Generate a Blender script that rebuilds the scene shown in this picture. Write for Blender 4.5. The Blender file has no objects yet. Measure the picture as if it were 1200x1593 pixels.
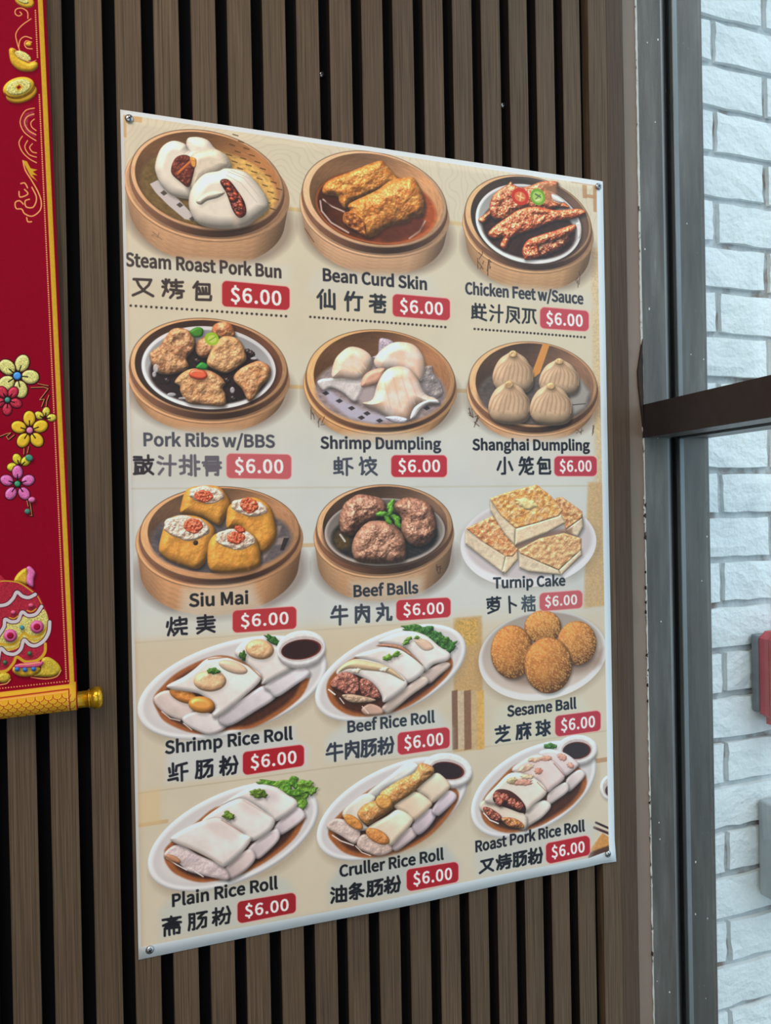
import bpy, bmesh, math, random, json
import numpy as np
from mathutils import Matrix, Vector

# ---------------------------------------------------------------- camera, world, lights, exposure
SC = bpy.context.scene
COL = SC.collection
ZO = 1.95                                   # height of the menu poster's upper edge above the floor
CAM = (-0.0327, -0.8882, ZO - 0.4320)
RIGHT, FWD, UP = (0.93806, -0.34592, -0.01957), (0.34587, 0.93826, -0.00608), (0.02046, -0.00106, 0.99979)
cam_d = bpy.data.cameras.new('camera'); cam = bpy.data.objects.new('camera', cam_d); COL.objects.link(cam)
cam.matrix_world = Matrix(((RIGHT[0], UP[0], -FWD[0], CAM[0]), (RIGHT[1], UP[1], -FWD[1], CAM[1]), (RIGHT[2], UP[2], -FWD[2], CAM[2]), (0, 0, 0, 1)))
cam_d.sensor_fit = 'HORIZONTAL'; cam_d.sensor_width = 36; cam_d.lens = 36 * 1220 / 1200; cam_d.clip_start = .02
SC.camera = cam
w = bpy.data.worlds.new('overcast_sky'); SC.world = w; w.use_nodes = True
bg = w.node_tree.nodes['Background']; bg.inputs[0].default_value = (.60, .83, 1.0, 1); bg.inputs[1].default_value = 1.25
def area(name, loc, target, size, power, col):
    l = bpy.data.lights.new(name, 'AREA'); l.shape = 'RECTANGLE'; l.size, l.size_y = size; l.energy = power; l.color = col
    o = bpy.data.objects.new(name, l); COL.objects.link(o); o.location = loc
    o.rotation_euler = (Vector(target) - Vector(loc)).to_track_quat('-Z', 'Y').to_euler(); return o
area('added_ceiling_light', (-.5, -1.1, 2.86), (-.5, -1.1, 0), (1.2, .9), 18, (1.0, .88, .74))  # unseen area lamps added overhead to light the room and wall
area('added_ceiling_light.001', (-2.0, -1.9, 2.86), (-2.0, -1.9, 0), (1.2, .9), 14, (1.0, .88, .74))
area('added_ceiling_light.002', (-1.2, -3.3, 2.86), (-1.2, -3.3, 0), (1.2, .9), 14, (1.0, .88, .74))
sun_d = bpy.data.lights.new('hazy_sun', 'SUN'); sun_d.energy = 1.0; sun_d.angle = math.radians(50); sun_d.color = (.95, .98, 1.0)
sun = bpy.data.objects.new('hazy_sun', sun_d); COL.objects.link(sun); sun.rotation_euler = (-Vector((.22, -.55, .85))).to_track_quat('-Z', 'Y').to_euler()
SC.view_settings.view_transform = 'Standard'; SC.view_settings.look = 'None'
SC.view_settings.exposure = 0.22; SC.view_settings.gamma = 1.0; SC.view_settings.use_curve_mapping = False

VX, VY = 3940., 737.
GLYPHS = '{"$":[194,[[87,-43,110,-43,110,-4,142,8,163,31,171,64,142,122,90,151,61,190,66,210,80,223,101,228,119,225,134,217,148,206,166,224,150,238,132,248,110,254,110,293,87,293,87,253,57,242,38,220,30,188,59,136,111,106,140,62,135,41,120,27,96,22,73,26,53,35,35,48,20,26,39,12,62,1,87,-4]]],".":[97,[[49,-5,60,-1,69,7,72,20,69,32,60,41,49,44,37,41,29,32,26,20,29,7,37,-1]]],"/":[137,[[4,-63,27,-63,132,278,109,278]]],"0":[194,[[97,-5,140,10,167,55,177,129,167,203,140,247,97,261,55,247,27,203,18,129,27,55,55,10],[97,21,72,33,55,68,48,129,55,190,72,225,97,236,123,225,140,190,146,129,140,68,123,33]]],"6":[194,[[105,-5,142,6,169,35,179,79,170,124,146,150,108,159,87,156,67,145,50,129,60,191,83,225,116,235,131,233,145,226,157,215,175,235,159,249,139,258,114,261,68,248,33,203,20,123,31,52,61,10],[50,103,68,122,86,132,103,136,128,129,144,109,149,79,143,48,128,28,105,21,78,30,59,58]]],"B":[230,[[35,0,117,0,168,8,202,33,214,75,208,105,189,126,162,137,162,138,183,150,195,170,200,194,188,230,157,250,111,257,35,257],[68,148,68,231,107,231,141,227,161,214,168,190,161,167,141,153,106,148],[68,26,68,123,112,123,151,118,174,102,182,76,174,48,150,31,112,26]]],"C":[223,[[132,-5,163,0,189,12,211,32,193,53,176,37,156,27,133,24,91,37,63,73,54,129,64,185,92,220,134,233,155,230,172,221,187,209,204,230,187,245,163,257,134,261,76,245,35,200,20,128,35,57,75,11]]],"D":[241,[[35,0,101,0,166,15,206,60,220,129,206,199,166,242,99,257,35,257],[68,27,68,230,97,230,147,219,177,184,187,129,177,74,147,39,97,27]]],"F":[193,[[35,0,68,0,68,115,166,115,166,143,68,143,68,229,183,229,183,257,35,257]]],"M":[284,[[35,0,64,0,64,142,64,167,62,193,60,218,62,218,82,159,131,26,153,26,201,159,222,218,223,218,221,193,220,167,219,142,219,0,249,0,249,257,210,257,161,119,155,102,149,84,143,66,142,66,136,84,130,102,123,119,74,257,35,257]]],"P":[222,[[35,0,68,0,68,102,110,102,160,111,192,137,204,181,192,226,159,250,109,257,35,257],[68,129,68,230,104,230,142,226,165,211,172,181,165,151,143,134,106,129]]],"R":[222,[[68,135,68,230,111,230,145,226,166,212,173,185,166,157,145,140,111,135],[176,0,213,0,147,112,178,126,198,150,205,185,194,227,162,250,116,257,35,257,35,0,68,0,68,109,114,109]]],"S":[209,[[106,-5,153,5,183,31,194,68,187,100,168,122,141,137,104,153,84,162,68,175,62,196,68,215,84,228,110,233,132,230,151,222,168,209,185,230,164,246,139,257,110,261,68,252,39,228,29,193,37,162,57,141,81,127,118,111,140,101,155,87,161,65,154,44,136,29,107,24,81,28,57,39,36,56,17,33,42,13,72,0]]],"T":[210,[[89,0,121,0,121,229,199,229,199,257,11,257,11,229,89,229]]],"a":[197,[[76,-5,99,-1,120,9,139,23,140,23,143,0,169,0,169,117,162,158,141,185,103,195,74,191,49,182,29,170,41,148,58,158,77,165,98,168,122,161,134,144,137,120,71,107,33,84,21,49,28,20,47,2],[85,21,68,24,56,34,51,51,59,73,87,89,137,99,137,46,120,32,103,24]]],"b":[216,[[116,-5,157,8,187,42,199,98,190,149,164,183,123,195,102,191,82,182,63,168,64,202,64,279,32,279,32,0,58,0,61,20,62,20,79,7,98,-2],[111,22,97,24,81,30,64,42,64,142,82,156,99,165,115,168,144,159,160,135,165,98,158,57,139,31]]],"c":[179,[[107,-5,129,-2,150,7,169,19,155,41,142,31,127,25,110,22,79,31,59,57,51,95,59,133,80,159,111,168,125,166,137,160,149,152,165,173,150,184,132,192,110,195,64,183,31,149,18,95,30,41,62,7]]],"d":[217,[[97,-5,119,-1,138,9,155,22,156,22,159,0,185,0,185,279,153,279,153,206,154,173,138,185,121,192,101,195,60,183,30,148,19,95,28,41,55,7],[104,22,76,31,58,56,51,95,59,133,79,159,106,168,122,166,137,160,153,148,153,48,137,34,121,25]]],"e":[194,[[109,-5,133,-2,154,5,172,15,160,36,146,28,130,23,113,21,81,29,59,52,50,88,178,88,179,93,179,99,179,106,170,153,145,184,103,195,62,183,31,148,18,95,31,41,63,7],[49,110,59,142,79,163,104,169,129,163,146,143,151,110]]],"f":[114,[[12,164,37,164,37,0,69,0,69,164,110,164,110,190,69,190,69,220,72,241,81,253,96,258,103,257,110,255,118,252,125,277,115,280,104,282,93,283,62,276,43,254,37,221,37,190,12,188]]],"g":[197,[[96,-88,147,-78,181,-54,193,-22,185,4,163,19,126,23,89,23,69,26,59,33,56,44,57,53,62,61,68,67,77,63,86,61,96,60,131,68,156,91,166,126,164,142,158,155,150,166,189,166,189,190,123,190,115,193,106,194,96,195,61,187,35,163,25,127,29,106,38,89,50,76,50,75,40,66,32,54,29,39,31,26,37,15,46,8,46,6,31,-6,21,-21,18,-37,28,-64,55,-82],[96,82,76,87,61,103,56,127,61,151,76,166,96,172,117,166,131,151,137,127,131,103,116,87],[101,-65,71,-61,52,-50,46,-32,48,-21,54,-10,65,0,74,-2,82,-3,90,-3,123,-3,144,-5,157,-13,161,-27,154,-46,133,-60]]],"h":[213,[[32,0,64,0,64,138,82,154,98,164,116,167,137,162,149,145,152,116,152,0,184,0,184,120,178,161,159,186,126,195,102,191,81,179,63,163,64,202,64,279,32,279]]],"i":[96,[[32,0,64,0,64,190,32,190],[48,229,59,232,67,239,70,251,67,262,59,269,48,271,37,269,30,262,27,251,30,239,37,232]]],"k":[193,[[32,0,64,0,64,50,99,92,155,0,190,0,118,113,181,190,146,190,65,90,64,90,64,279,32,279]]],"l":[99,[[66,-5,74,-4,79,-3,84,-2,80,23,77,22,75,22,73,22,69,23,66,28,64,36,64,279,32,279,32,38,36,15,47,0]]],"m":[324,[[32,0,64,0,64,138,81,154,97,164,112,167,132,162,144,145,147,116,147,0,179,0,179,138,196,154,212,164,227,167,247,162,259,145,263,116,263,0,294,0,294,120,288,161,269,186,237,195,215,190,194,178,174,159,164,178,146,191,121,195,100,191,80,179,62,162,62,162,58,190,32,190]]],"n":[214,[[32,0,64,0,64,138,82,154,98,164,116,167,137,162,149,145,152,116,152,0,184,0,184,120,178,161,159,186,126,195,102,191,81,179,62,162,62,162,58,190,32,190]]],"o":[212,[[106,-5,150,7,182,41,194,95,182,149,150,183,106,195,63,183,31,149,18,95,31,41,63,7],[106,22,77,31,58,57,51,95,58,133,77,159,106,168,135,159,154,133,161,95,154,57,135,31]]],"p":[217,[[32,-80,64,-80,64,-16,63,18,81,5,98,-2,116,-5,157,8,187,42,199,98,190,149,164,183,123,195,101,191,81,181,62,168,62,168,58,190,32,190],[111,22,97,24,81,30,64,42,64,142,82,156,99,165,115,168,144,159,160,135,165,98,158,57,139,31]]],"r":[136,[[32,0,64,0,64,122,79,148,95,162,112,166,119,166,125,165,131,163,137,191,131,193,124,195,116,195,96,190,78,176,62,155,62,155,58,190,32,190]]],"s":[164,[[82,-5,120,3,143,24,151,52,142,80,120,98,93,110,73,118,58,128,52,143,56,156,68,166,88,170,103,168,117,162,131,153,146,173,130,184,110,192,87,195,52,188,29,168,22,141,30,115,51,98,77,86,98,78,114,66,120,50,116,35,104,24,83,20,62,23,44,31,27,43,11,22,31,8,56,-1]]],"t":[132,[[92,-5,104,-4,116,-1,127,2,121,27,114,24,106,22,99,21,82,26,72,38,70,58,70,164,121,164,121,190,70,190,70,244,43,244,40,190,9,188,9,164,38,164,38,59,43,25,60,3]]],"u":[213,[[88,-5,112,0,132,12,151,30,152,30,154,0,181,0,181,190,149,190,149,55,132,37,115,26,97,23,77,28,65,45,62,74,62,190,29,190,29,70,36,29,55,4]]],"w":[281,[[62,0,99,0,126,102,131,120,135,138,139,157,141,157,145,138,150,120,154,103,181,0,220,0,272,190,241,190,213,80,209,62,205,45,202,27,200,27,195,45,191,62,187,80,157,190,126,190,96,80,92,62,87,45,83,27,82,27,78,45,74,62,70,80,42,190,9,190]]]," ":[78,[]]}'
HANZI_SRC = """195,420,8|3.6|62,50,48|105,115 320,125;320,125 290,190 210,265 95,315;140,125 170,190 230,260 345,325;465,140 490,175;545,125 515,170;505,120 508,200 500,250 470,320;510,240 530,270;465,210 500,215;560,160 715,155;630,125 630,190;575,185 575,202 700,203;640,190 635,240;560,245 725,265;600,250 600,300 560,345;635,292 700,290 700,340 650,350;900,150 850,220;890,180 1045,185 1045,300;890,200 885,370 1060,375 1065,330;910,300 1040,300;915,225 940,300;960,225 975,290;1003,225 1006,290
485,440,9.6|3.4|44,46,54|165,110 90,215;140,200 140,380;200,165 200,355;265,110 270,350;335,170 340,390;195,345 340,360;545,140 500,255;540,210 540,415;560,215 590,225;630,145 580,255;610,215 750,220;700,220 700,410 650,405;880,200 1090,215;945,180 960,250;1040,190 1030,260;870,280 1095,290;870,350 930,330 965,260;1020,270 1090,345;930,325 1030,325 1030,375 960,375;945,350 945,435 1080,440 1090,400
725,465,10|2.8|38,38,46|105,115 105,285;150,75 150,200;105,125 170,130;170,120 165,290;105,185 160,185;105,225 160,230;95,295 170,275 315,335;180,125 300,135;215,85 215,135;285,90 295,140;180,210 310,215;250,135 245,300;395,105 425,135;375,185 415,205;420,265 385,335;440,210 570,215;515,100 510,365;650,125 815,150 820,300;655,130 650,300 630,370;690,190 770,200 760,290 690,355;700,230 740,280 825,375;762,220 775,250;880,160 1080,180;925,180 925,290 880,375;985,170 975,365 940,370;1045,185 1045,290 1085,380
200,700,8|3.4|46,36,42|70,90 160,92;70,125 170,122;85,160 185,162 180,290;90,165 85,295;115,210 165,215 160,290;115,210 120,290;70,298 200,285;185,130 305,122;245,70 248,160;200,175 290,165 260,240 190,290;205,185 240,250 305,300
200,700,8|3.7|98,92,102|385,85 425,105;365,155 405,170;430,235 380,300;440,172 585,175;518,70 515,315;640,130 740,130;690,75 695,280 650,295;640,210 740,190;745,135 780,140;780,70 780,310;745,205 780,210;825,70 832,320;830,150 875,150;835,235 880,235;750,300 780,300;965,90 965,160;965,90 1110,90 1110,160;985,122 1110,122;925,160 1145,160;940,195 1125,195;965,225 1145,222;975,190 975,315;1115,190 1110,310 1080,305;980,258 1100,255
510,700,13.33|3.0|66,70,84|145,235 145,395;145,240 290,235 290,380;150,320 290,310;150,395 290,385;220,160 230,470;135,480 300,455 315,500;320,195 490,180;395,195 395,520;420,330 510,375;690,160 720,280 715,500;660,310 680,275;700,500 755,455;735,250 790,215;800,220 990,215;870,155 880,210;790,225 830,260;930,250 990,225;780,330 870,295 990,300 960,370 790,510;850,330 900,430 1010,515
765,705,12|2.9|26,28,38|240,85 245,380 190,385;165,160 110,310;320,165 380,315;560,80 525,175;545,120 620,120;600,130 600,180;690,80 650,160;675,115 760,110;700,130 710,190;515,225 755,215;610,190 580,300 520,395;740,270 620,350;640,225 640,340 680,385 765,385 770,350;915,85 855,195;890,125 1070,125 1075,290;895,195 895,380 1080,380 1090,340;905,200 1000,195 1005,290;910,290 1020,285;950,210 950,270
250,950,12|3.3|28,24,32|135,215 120,300;200,135 195,280 140,455;195,330 235,400;215,240 255,220;270,190 475,155;355,125 365,260;275,265 470,235;265,340 485,320;325,340 310,390 245,455;385,330 400,430 485,430;475,240 480,180;690,140 970,115;830,85 840,330;695,205 1005,175;710,265 975,235;680,330 1000,300;830,330 690,420;860,330 1000,390
505,930,10.43|3.5|60,64,76|180,145 125,255;150,200 355,190;110,315 365,290;250,135 250,430;510,155 510,400;510,160 715,150 715,385 680,380;595,115 600,230;530,220 690,215;600,230 545,350;620,240 690,345;925,95 950,150 940,250 850,370;850,175 1020,160 1020,350 1075,350 1080,310;870,240 950,275
750,915,13.33|2.8|26,28,40|105,235 380,205;210,190 215,270;310,185 305,260;120,290 345,275 350,350;125,290 125,350;180,310 330,300;230,320 120,410;210,370 350,380 320,440 130,520;190,420 260,460;560,175 575,505;590,305 700,360
750,915,13.33|2.5|62,72,84|880,155 885,480;830,205 850,240;920,190 900,230;820,300 940,290;870,320 830,430;895,330 930,370;960,190 1080,185;1010,150 1015,250;940,245 1090,240;940,305 1075,270;950,370 950,465;955,370 1080,350 1085,465;960,460 1080,460;1015,300 1020,440
255,1165,9.6|3.4|22,22,34|80,290 90,350;135,220 140,390;190,255 180,330;90,405 200,375;70,465 200,435 205,465;215,245 340,210;265,240 270,470;290,340 350,330;500,185 500,330 480,430;500,190 560,185 555,430 520,430;505,255 560,250;505,320 560,310;590,180 720,160;700,165 610,250;600,260 720,245 715,390 660,410;680,260 640,350 590,415;845,190 935,180;885,115 890,385;915,150 900,190;840,255 940,235;880,260 845,350;900,260 930,285;985,130 935,225;1050,110 1095,215;955,230 1090,225;1080,230 1065,350 1020,365;1005,240 1000,300 945,375
500,1140,10|3.3|50,56,68|150,175 95,280;130,215 315,200;85,335 325,295;210,160 215,435;385,175 385,400;385,180 575,150 575,375 545,370;455,130 465,230;400,240 550,220;465,240 410,350;480,250 560,350;640,125 640,280 625,360;640,130 700,125 695,365 665,365;645,190 700,185;645,250 700,245;720,120 845,100;830,105 745,195;740,205 840,185 835,320 790,345;800,210 770,290 710,355;885,140 960,130;930,75 935,330;890,205 965,190;925,215 890,285;945,220 970,235;1020,85 980,185;1080,65 1115,165;985,185 1110,170;1105,175 1090,295 1050,310;1040,195 1030,250 985,320
765,1110,12|3.0|28,34,52|75,300 325,255;155,240 160,320;240,225 240,300;95,375 300,345;295,350 85,540;150,480 210,510 335,490;600,175 610,210;480,230 720,190;485,230 485,350 465,475;510,295 590,280;550,260 555,460 520,470;545,300 510,370;600,275 715,260;660,230 665,460;660,290 605,400;670,300 720,395;830,165 910,155;870,160 870,370;840,260 915,250;835,395 925,355;930,195 1075,165;995,125 1000,400 965,405;930,260 960,285;1060,210 1080,240 1010,290;930,370 990,300;1015,300 1080,370
245,1400,9.6|3.2|22,22,28|80,300 345,255;205,250 220,290;290,280 180,340 85,385;150,300 220,330 350,330;130,365 310,340;120,395 320,370;110,435 110,535;110,430 330,405 325,490 290,490;175,430 180,520;245,420 250,505;480,215 485,350 470,450;480,220 550,210 550,435 530,440;485,275 550,270;485,340 550,335;590,200 735,175;700,185 620,260;610,275 725,260 720,390 670,405;680,275 650,350 590,425;830,190 930,175;875,125 880,375;835,260 930,240;870,260 830,340;890,265 920,290;980,120 940,215;1045,100 1085,200;950,220 1080,205;1075,215 1060,335 1020,345;1000,235 990,290 935,355
505,1355,9.6|3.2|18,20,26|110,245 135,265;95,315 125,330;135,385 100,460;175,260 175,440;175,265 310,250 310,420;245,210 245,430;175,350 310,335;175,440 310,425;440,170 370,245;430,195 530,180 480,240 370,300;410,220 540,275;370,320 570,270;470,290 470,395 430,395;430,340 375,390;510,325 560,355;640,145 645,270 625,355;640,150 700,140 695,350 665,350;645,205 700,200;645,260 700,255;730,130 850,105;825,110 750,190;740,205 840,185 835,310 790,325;800,205 770,280 710,345;885,140 960,120;930,75 935,300;890,205 960,185;925,210 885,275;945,210 965,230;1015,75 975,170;1075,55 1105,150;985,170 1100,155;1095,165 1080,270 1040,280;1035,180 1025,240 975,295
740,1310,10.9|3.0|18,20,30|90,320 285,280;270,285 235,370 180,430 65,515;120,320 160,400 290,475;355,300 370,335;405,225 400,350 365,455;395,340 430,400;430,250 590,215;515,205 520,290;440,300 580,275;430,350 600,315;480,350 470,400 425,450;500,370 575,355 565,425 520,435;650,190 655,330 645,410;650,195 710,180 710,405 685,408;655,255 710,245;655,320 710,310;740,170 860,150;840,155 755,240;750,250 850,230 845,365 800,385;810,255 785,330 725,400;900,190 970,175;940,115 945,365;905,260 975,240;935,265 905,335;955,265 980,285;1025,115 985,220;1090,95 1120,200;995,220 1115,205;1110,215 1095,335 1055,345;1045,235 1035,290 985,355"""
HANZI = []
for _l in HANZI_SRC.splitlines():
    _o, _w, _c, _s = _l.split("|")
    HANZI.append((tuple(float(v) for v in _o.split(",")), float(_w), tuple(int(v) for v in _c.split(",")), [[float(v) for q in t.split() for v in q.split(",")] for t in _s.split(";")]))
# ---------------------------------------------------------------- print painter (numpy, draws the flat prints)
GL = json.loads(GLYPHS)
_rt = np.random.RandomState(7).rand(256, 256).astype(np.float32)

def vnoise(x, y, seed=0):
    x = x + seed * 17.31; y = y + seed * 9.17
    xi = np.floor(x).astype(np.int32); yi = np.floor(y).astype(np.int32)
    fx = x - xi; fy = y - yi
    fx = fx * fx * (3 - 2 * fx); fy = fy * fy * (3 - 2 * fy)
    a = _rt[yi & 255, xi & 255]; b = _rt[yi & 255, (xi + 1) & 255]
    c = _rt[(yi + 1) & 255, xi & 255]; d = _rt[(yi + 1) & 255, (xi + 1) & 255]
    return (a * (1 - fx) + b * fx) * (1 - fy) + (c * (1 - fx) + d * fx) * fy

def fbm(x, y, seed=0, octv=3):
    s = 0; a = .5; t = 0
    for k in range(octv):
        s = s + a * vnoise(x * 2 ** k, y * 2 ** k, seed + 3 * k); t += a; a *= .55
    return s / t - .5

def sst(a, b, x):
    t = np.clip((x - a) / (b - a), 0, 1)
    return t * t * (3 - 2 * t)

def smooth_pts(P, n=6):
    P = np.asarray(P, float); m = len(P); out = []
    for i in range(m):
        p0, p1, p2, p3 = P[i - 1], P[i], P[(i + 1) % m], P[(i + 2) % m]
        for k in range(n):
            t = k / n
            out.append(.5 * ((2 * p1) + (-p0 + p2) * t + (2 * p0 - 5 * p1 + 4 * p2 - p3) * t * t + (-p0 + 3 * p1 - 3 * p2 + p3) * t ** 3))
    return np.array(out)

def seg_dist(X, Y, P, closed=True):
    d = np.full(X.shape, 1e9, np.float32); m = len(P)
    for i in range(m if closed else m - 1):
        ax, ay = P[i]; bx, by = P[(i + 1) % m]
        ux, uy = bx - ax, by - ay; L = ux * ux + uy * uy + 1e-9
        t = np.clip(((X - ax) * ux + (Y - ay) * uy) / L, 0, 1)
        d = np.minimum(d, (X - ax - t * ux) ** 2 + (Y - ay - t * uy) ** 2)
    return np.sqrt(d)

def inside(X, Y, loops):
    w = np.zeros(X.shape, bool)
    for P in loops:
        m = len(P)
        for i in range(m):
            ax, ay = P[i]; bx, by = P[(i + 1) % m]
            if ay == by: continue
            c = ((ay > Y) != (by > Y)) & (X < (bx - ax) * (Y - ay) / (by - ay) + ax)
            w ^= c
    return w

class Paper:
    """a print: RGB texels plus, for every texel, the image pixel coordinates (X right, Y down) the drawing is made in"""
    def __init__(s, X, Y, inv, col):
        s.X = X.astype(np.float32); s.Y = Y.astype(np.float32); s.inv = inv
        s.C = np.empty(X.shape + (3,), np.float32); s.C[:] = np.array(col) / 255.
        s.o = (0, 0, 1.); s.px = 0.5
    def at(s, ox, oy, k): s.o = (ox, oy, float(k))
    def tp(s, P):
        P = np.asarray(P, float).reshape(-1, 2); return P / s.o[2] + np.array(s.o[:2])
    def reg(s, P, m):
        x0, y0 = P.min(0) - m; x1, y1 = P.max(0) + m
        c = np.array([s.inv(x, y) for x, y in ((x0, y0), (x1, y0), (x1, y1), (x0, y1))])
        i0, j0 = np.floor(c.min(0)).astype(int); i1, j1 = np.ceil(c.max(0)).astype(int) + 1
        H, W = s.X.shape
        return slice(max(i0, 0), min(max(i1, 0), H)), slice(max(j0, 0), min(max(j1, 0), W))
    def mix(s, r, a, col):
        a = a[..., None]; s.C[r] = s.C[r] * (1 - a) + np.asarray(col) * a
    # ---- a modelled lump
    def blob(s, pts, col, R=8, bump=0., bs=3., spec=.15, sp=18, var=.06, vs=4., col2=None, c2=(.5, .6), amb=.5, sh=.35, shd=(1.5, 3, 4), aa=.7, smooth=True, seed=1, grad=None, edge=0., elong=None, clip=None, alpha=1.):
        P = s.tp(pts)
        if smooth: P = smooth_pts(P, 5)
        r = s.reg(P, 12 if sh else 3); X, Y = s.X[r], s.Y[r]
        if X.size == 0: return
        col = np.array(col, np.float32) / 255.
        d = seg_dist(X, Y, P); ins = inside(X, Y, [P]); sd = np.where(ins, -d, d)
        if clip is not None: cl = clip(X, Y)
        else: cl = 1.
        if sh:
            sx, sy, sb = shd
            X2, Y2 = X - sx, Y - sy
            # cheap shifted shadow: reuse distance field by rolling texels
            k = 1 / s.px; iy, ix = int(round(sy * k)), int(round(sx * k)); hh, ww = sd.shape; q = np.pad(sd, ((max(iy, 0), max(-iy, 0)), (max(ix, 0), max(-ix, 0))), mode='edge')[max(-iy, 0):max(-iy, 0) + hh, max(-ix, 0):max(-ix, 0) + ww]
            a = sh * (1 - sst(-sb, sb, q)) * cl
            s.C[r] *= (1 - a)[..., None] if np.ndim(a) else (1 - a)
        t = np.clip(-sd / R, 0, 1); h = R * np.sqrt(np.maximum(1 - (1 - t) ** 2, 0)) * .8
        if bump: h = h + bump * (.30 * fbm(X / bs, Y / bs, seed, 2) + .75 * fbm(X / bs / 2.6, Y / bs / 2.6, seed + 1, 1)) * np.minimum(1, t * 2)
        gy, gx = np.gradient(h); g = 1 / s.px
        nx, ny = -gx * g, -gy * g; nz = 1 / np.sqrt(nx * nx + ny * ny + 1); nx *= nz; ny *= nz
        L = np.array([-.38, -.62, .68]); L /= np.linalg.norm(L)
        dt = np.clip(nx * L[0] + ny * L[1] + nz * L[2], 0, 1) / L[2]
        shd_ = amb + (1 - amb) * dt
        sp_ = np.clip(nx * L[0] * .7 + ny * L[1] * .7 + nz * (.5 + .5 * L[2]), 0, 1)
        Hn = L + np.array([0, 0, 1]); Hn /= np.linalg.norm(Hn)
        sp_ = np.clip(nx * Hn[0] + ny * Hn[1] + nz * Hn[2], 0, 1) ** sp * spec
        base = np.empty(X.shape + (3,), np.float32); base[:] = col
        if col2 is not None:
            m = sst(-.3, .34, fbm(X / vs, Y / vs, seed + 5, 3) * 1.6)[..., None]
            base = base * (1 - m) + np.array(col2, np.float32) / 255. * m
        if grad is not None:  # (dx,dy,amount)
            e = ((X - P[:, 0].mean()) * grad[0] + (Y - P[:, 1].mean()) * grad[1]) / max(np.ptp(P[:, 0]), np.ptp(P[:, 1]))
            base = base * (1 + grad[2] * e)[..., None]
        v = 1 + var * 2 * fbm(X / vs, Y / vs, seed + 9, 3)
        if edge: v = v * (1 - edge * (1 - sst(0, R * .6, -sd)))
        out = base * (shd_ * v)[..., None] + sp_[..., None] * (1 if not bump else (1 + 2.5 * fbm(X / 1.8, Y / 1.8, seed, 2))[..., None]) * np.array([1., .93, .86], np.float32)
        a = np.clip(.5 - sd / aa, 0, 1) * cl * alpha
        s.mix(r, a, np.clip(out, 0, 1))
    def el(s, cx, cy, a, b, ang=0, n=20, jit=0., seed=3):
        t = np.arange(n) / n * 2 * np.pi; rs = np.random.RandomState(seed)
        rr = 1 + jit * (rs.rand(n) - .5) * 2
        x, y = a * np.cos(t) * rr, b * np.sin(t) * rr; c, q = math.cos(math.radians(ang)), math.sin(math.radians(ang))
        return np.stack([cx + x * c - y * q, cy + x * q + y * c], 1)
    def flat(s, pts, col, alpha=1., soft=.7, smooth=False, noise=0., ns=3., closed=True, w=None, seed=2, clip=None, grow=0.):
        P = s.tp(pts)
        if smooth and w is None: P = smooth_pts(P, 5)
        r = s.reg(P, soft * 2 + 3 + (w or 0) + grow); X, Y = s.X[r], s.Y[r]
        if X.size == 0: return
        if w is not None: sd = seg_dist(X, Y, P, closed) - w / 2
        else:
            d = seg_dist(X, Y, P); sd = np.where(inside(X, Y, [P]), -d, d) - grow
        a = np.clip(.5 - sd / soft, 0, 1) * alpha if soft < 2 else (1 - sst(-soft, soft, sd)) * alpha
        c = np.empty(X.shape + (3,), np.float32); c[:] = np.array(col, np.float32) / 255.
        if noise: c = c * (1 + noise * 2 * fbm(X / ns, Y / ns, seed, 3))[..., None]
        if clip is not None: a = a * clip(X, Y)
        s.mix(r, a, np.clip(c, 0, 1))
    def line(s, pts, w, col, alpha=1., soft=.8): s.flat(pts, col, alpha, soft, closed=False, w=w)
    # ---- ellipse in the sheared local frame of the print (vanishing point VX,VY)
    def shear(s, X, Y, cx):
        return X - cx, VY + (Y - VY) * (VX - cx) / (VX - X)
    def ring(s, e, col, e_in=None, soft=.7, noise=0., ns=(6, .7), fn=None, alpha=1.):
        cx, a, y0, y1 = e; k = s.o[2]
        cx, a, y0, y1 = s.o[0] + cx / k, a / k, s.o[1] + y0 / k, s.o[1] + y1 / k
        cy, b = (y0 + y1) / 2, (y1 - y0) / 2
        P = np.array([[cx - a, y0 - a * .25], [cx + a, y1 + a * .25]]); r = s.reg(P, 3); X, Y = s.X[r], s.Y[r]
        x, y = s.shear(X, Y, cx); y = y - cy
        sd = (np.sqrt((x / a) ** 2 + (y / b) ** 2) - 1) * min(a, b)
        m = np.clip(.5 - sd / soft, 0, 1)
        if e_in is not None:
            cx2, a2, u0, u1 = e_in; a2, u0, u1 = a2 / k, s.o[1] + u0 / k, s.o[1] + u1 / k; cy2, b2 = (u0 + u1) / 2, (u1 - u0) / 2
            x2 = x - (cx2 - e[0]) / k; y2 = y + cy - cy2
            sd2 = (np.sqrt((x2 / a2) ** 2 + (y2 / b2) ** 2) - 1) * min(a2, b2); m = m * np.clip(.5 + sd2 / soft, 0, 1)
        c = np.empty(X.shape + (3,), np.float32); c[:] = np.array(col, np.float32) / 255.
        u, v = x / a, y / b
        if noise: c = c * (1 + noise * 2 * fbm(np.arctan2(v, u) * a / ns[0], np.hypot(u, v) * b / ns[1], 4, 3))[..., None]
        if fn is not None: c = c * fn(u, v)[..., None]
        s.mix(r, m * alpha, np.clip(c, 0, 1))
    def eclip(s, e, soft=.8):
        cx, a, y0, y1 = e; k = s.o[2]
        cx, a, y0, y1 = s.o[0] + cx / k, a / k, s.o[1] + y0 / k, s.o[1] + y1 / k
        def f(X, Y):
            x, y = s.shear(X, Y, cx); y = y - (y0 + y1) / 2
            return np.clip(.5 - (np.sqrt((x / a) ** 2 + (y / ((y1 - y0) / 2)) ** 2) - 1) * a / soft, 0, 1)
        return f
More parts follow.
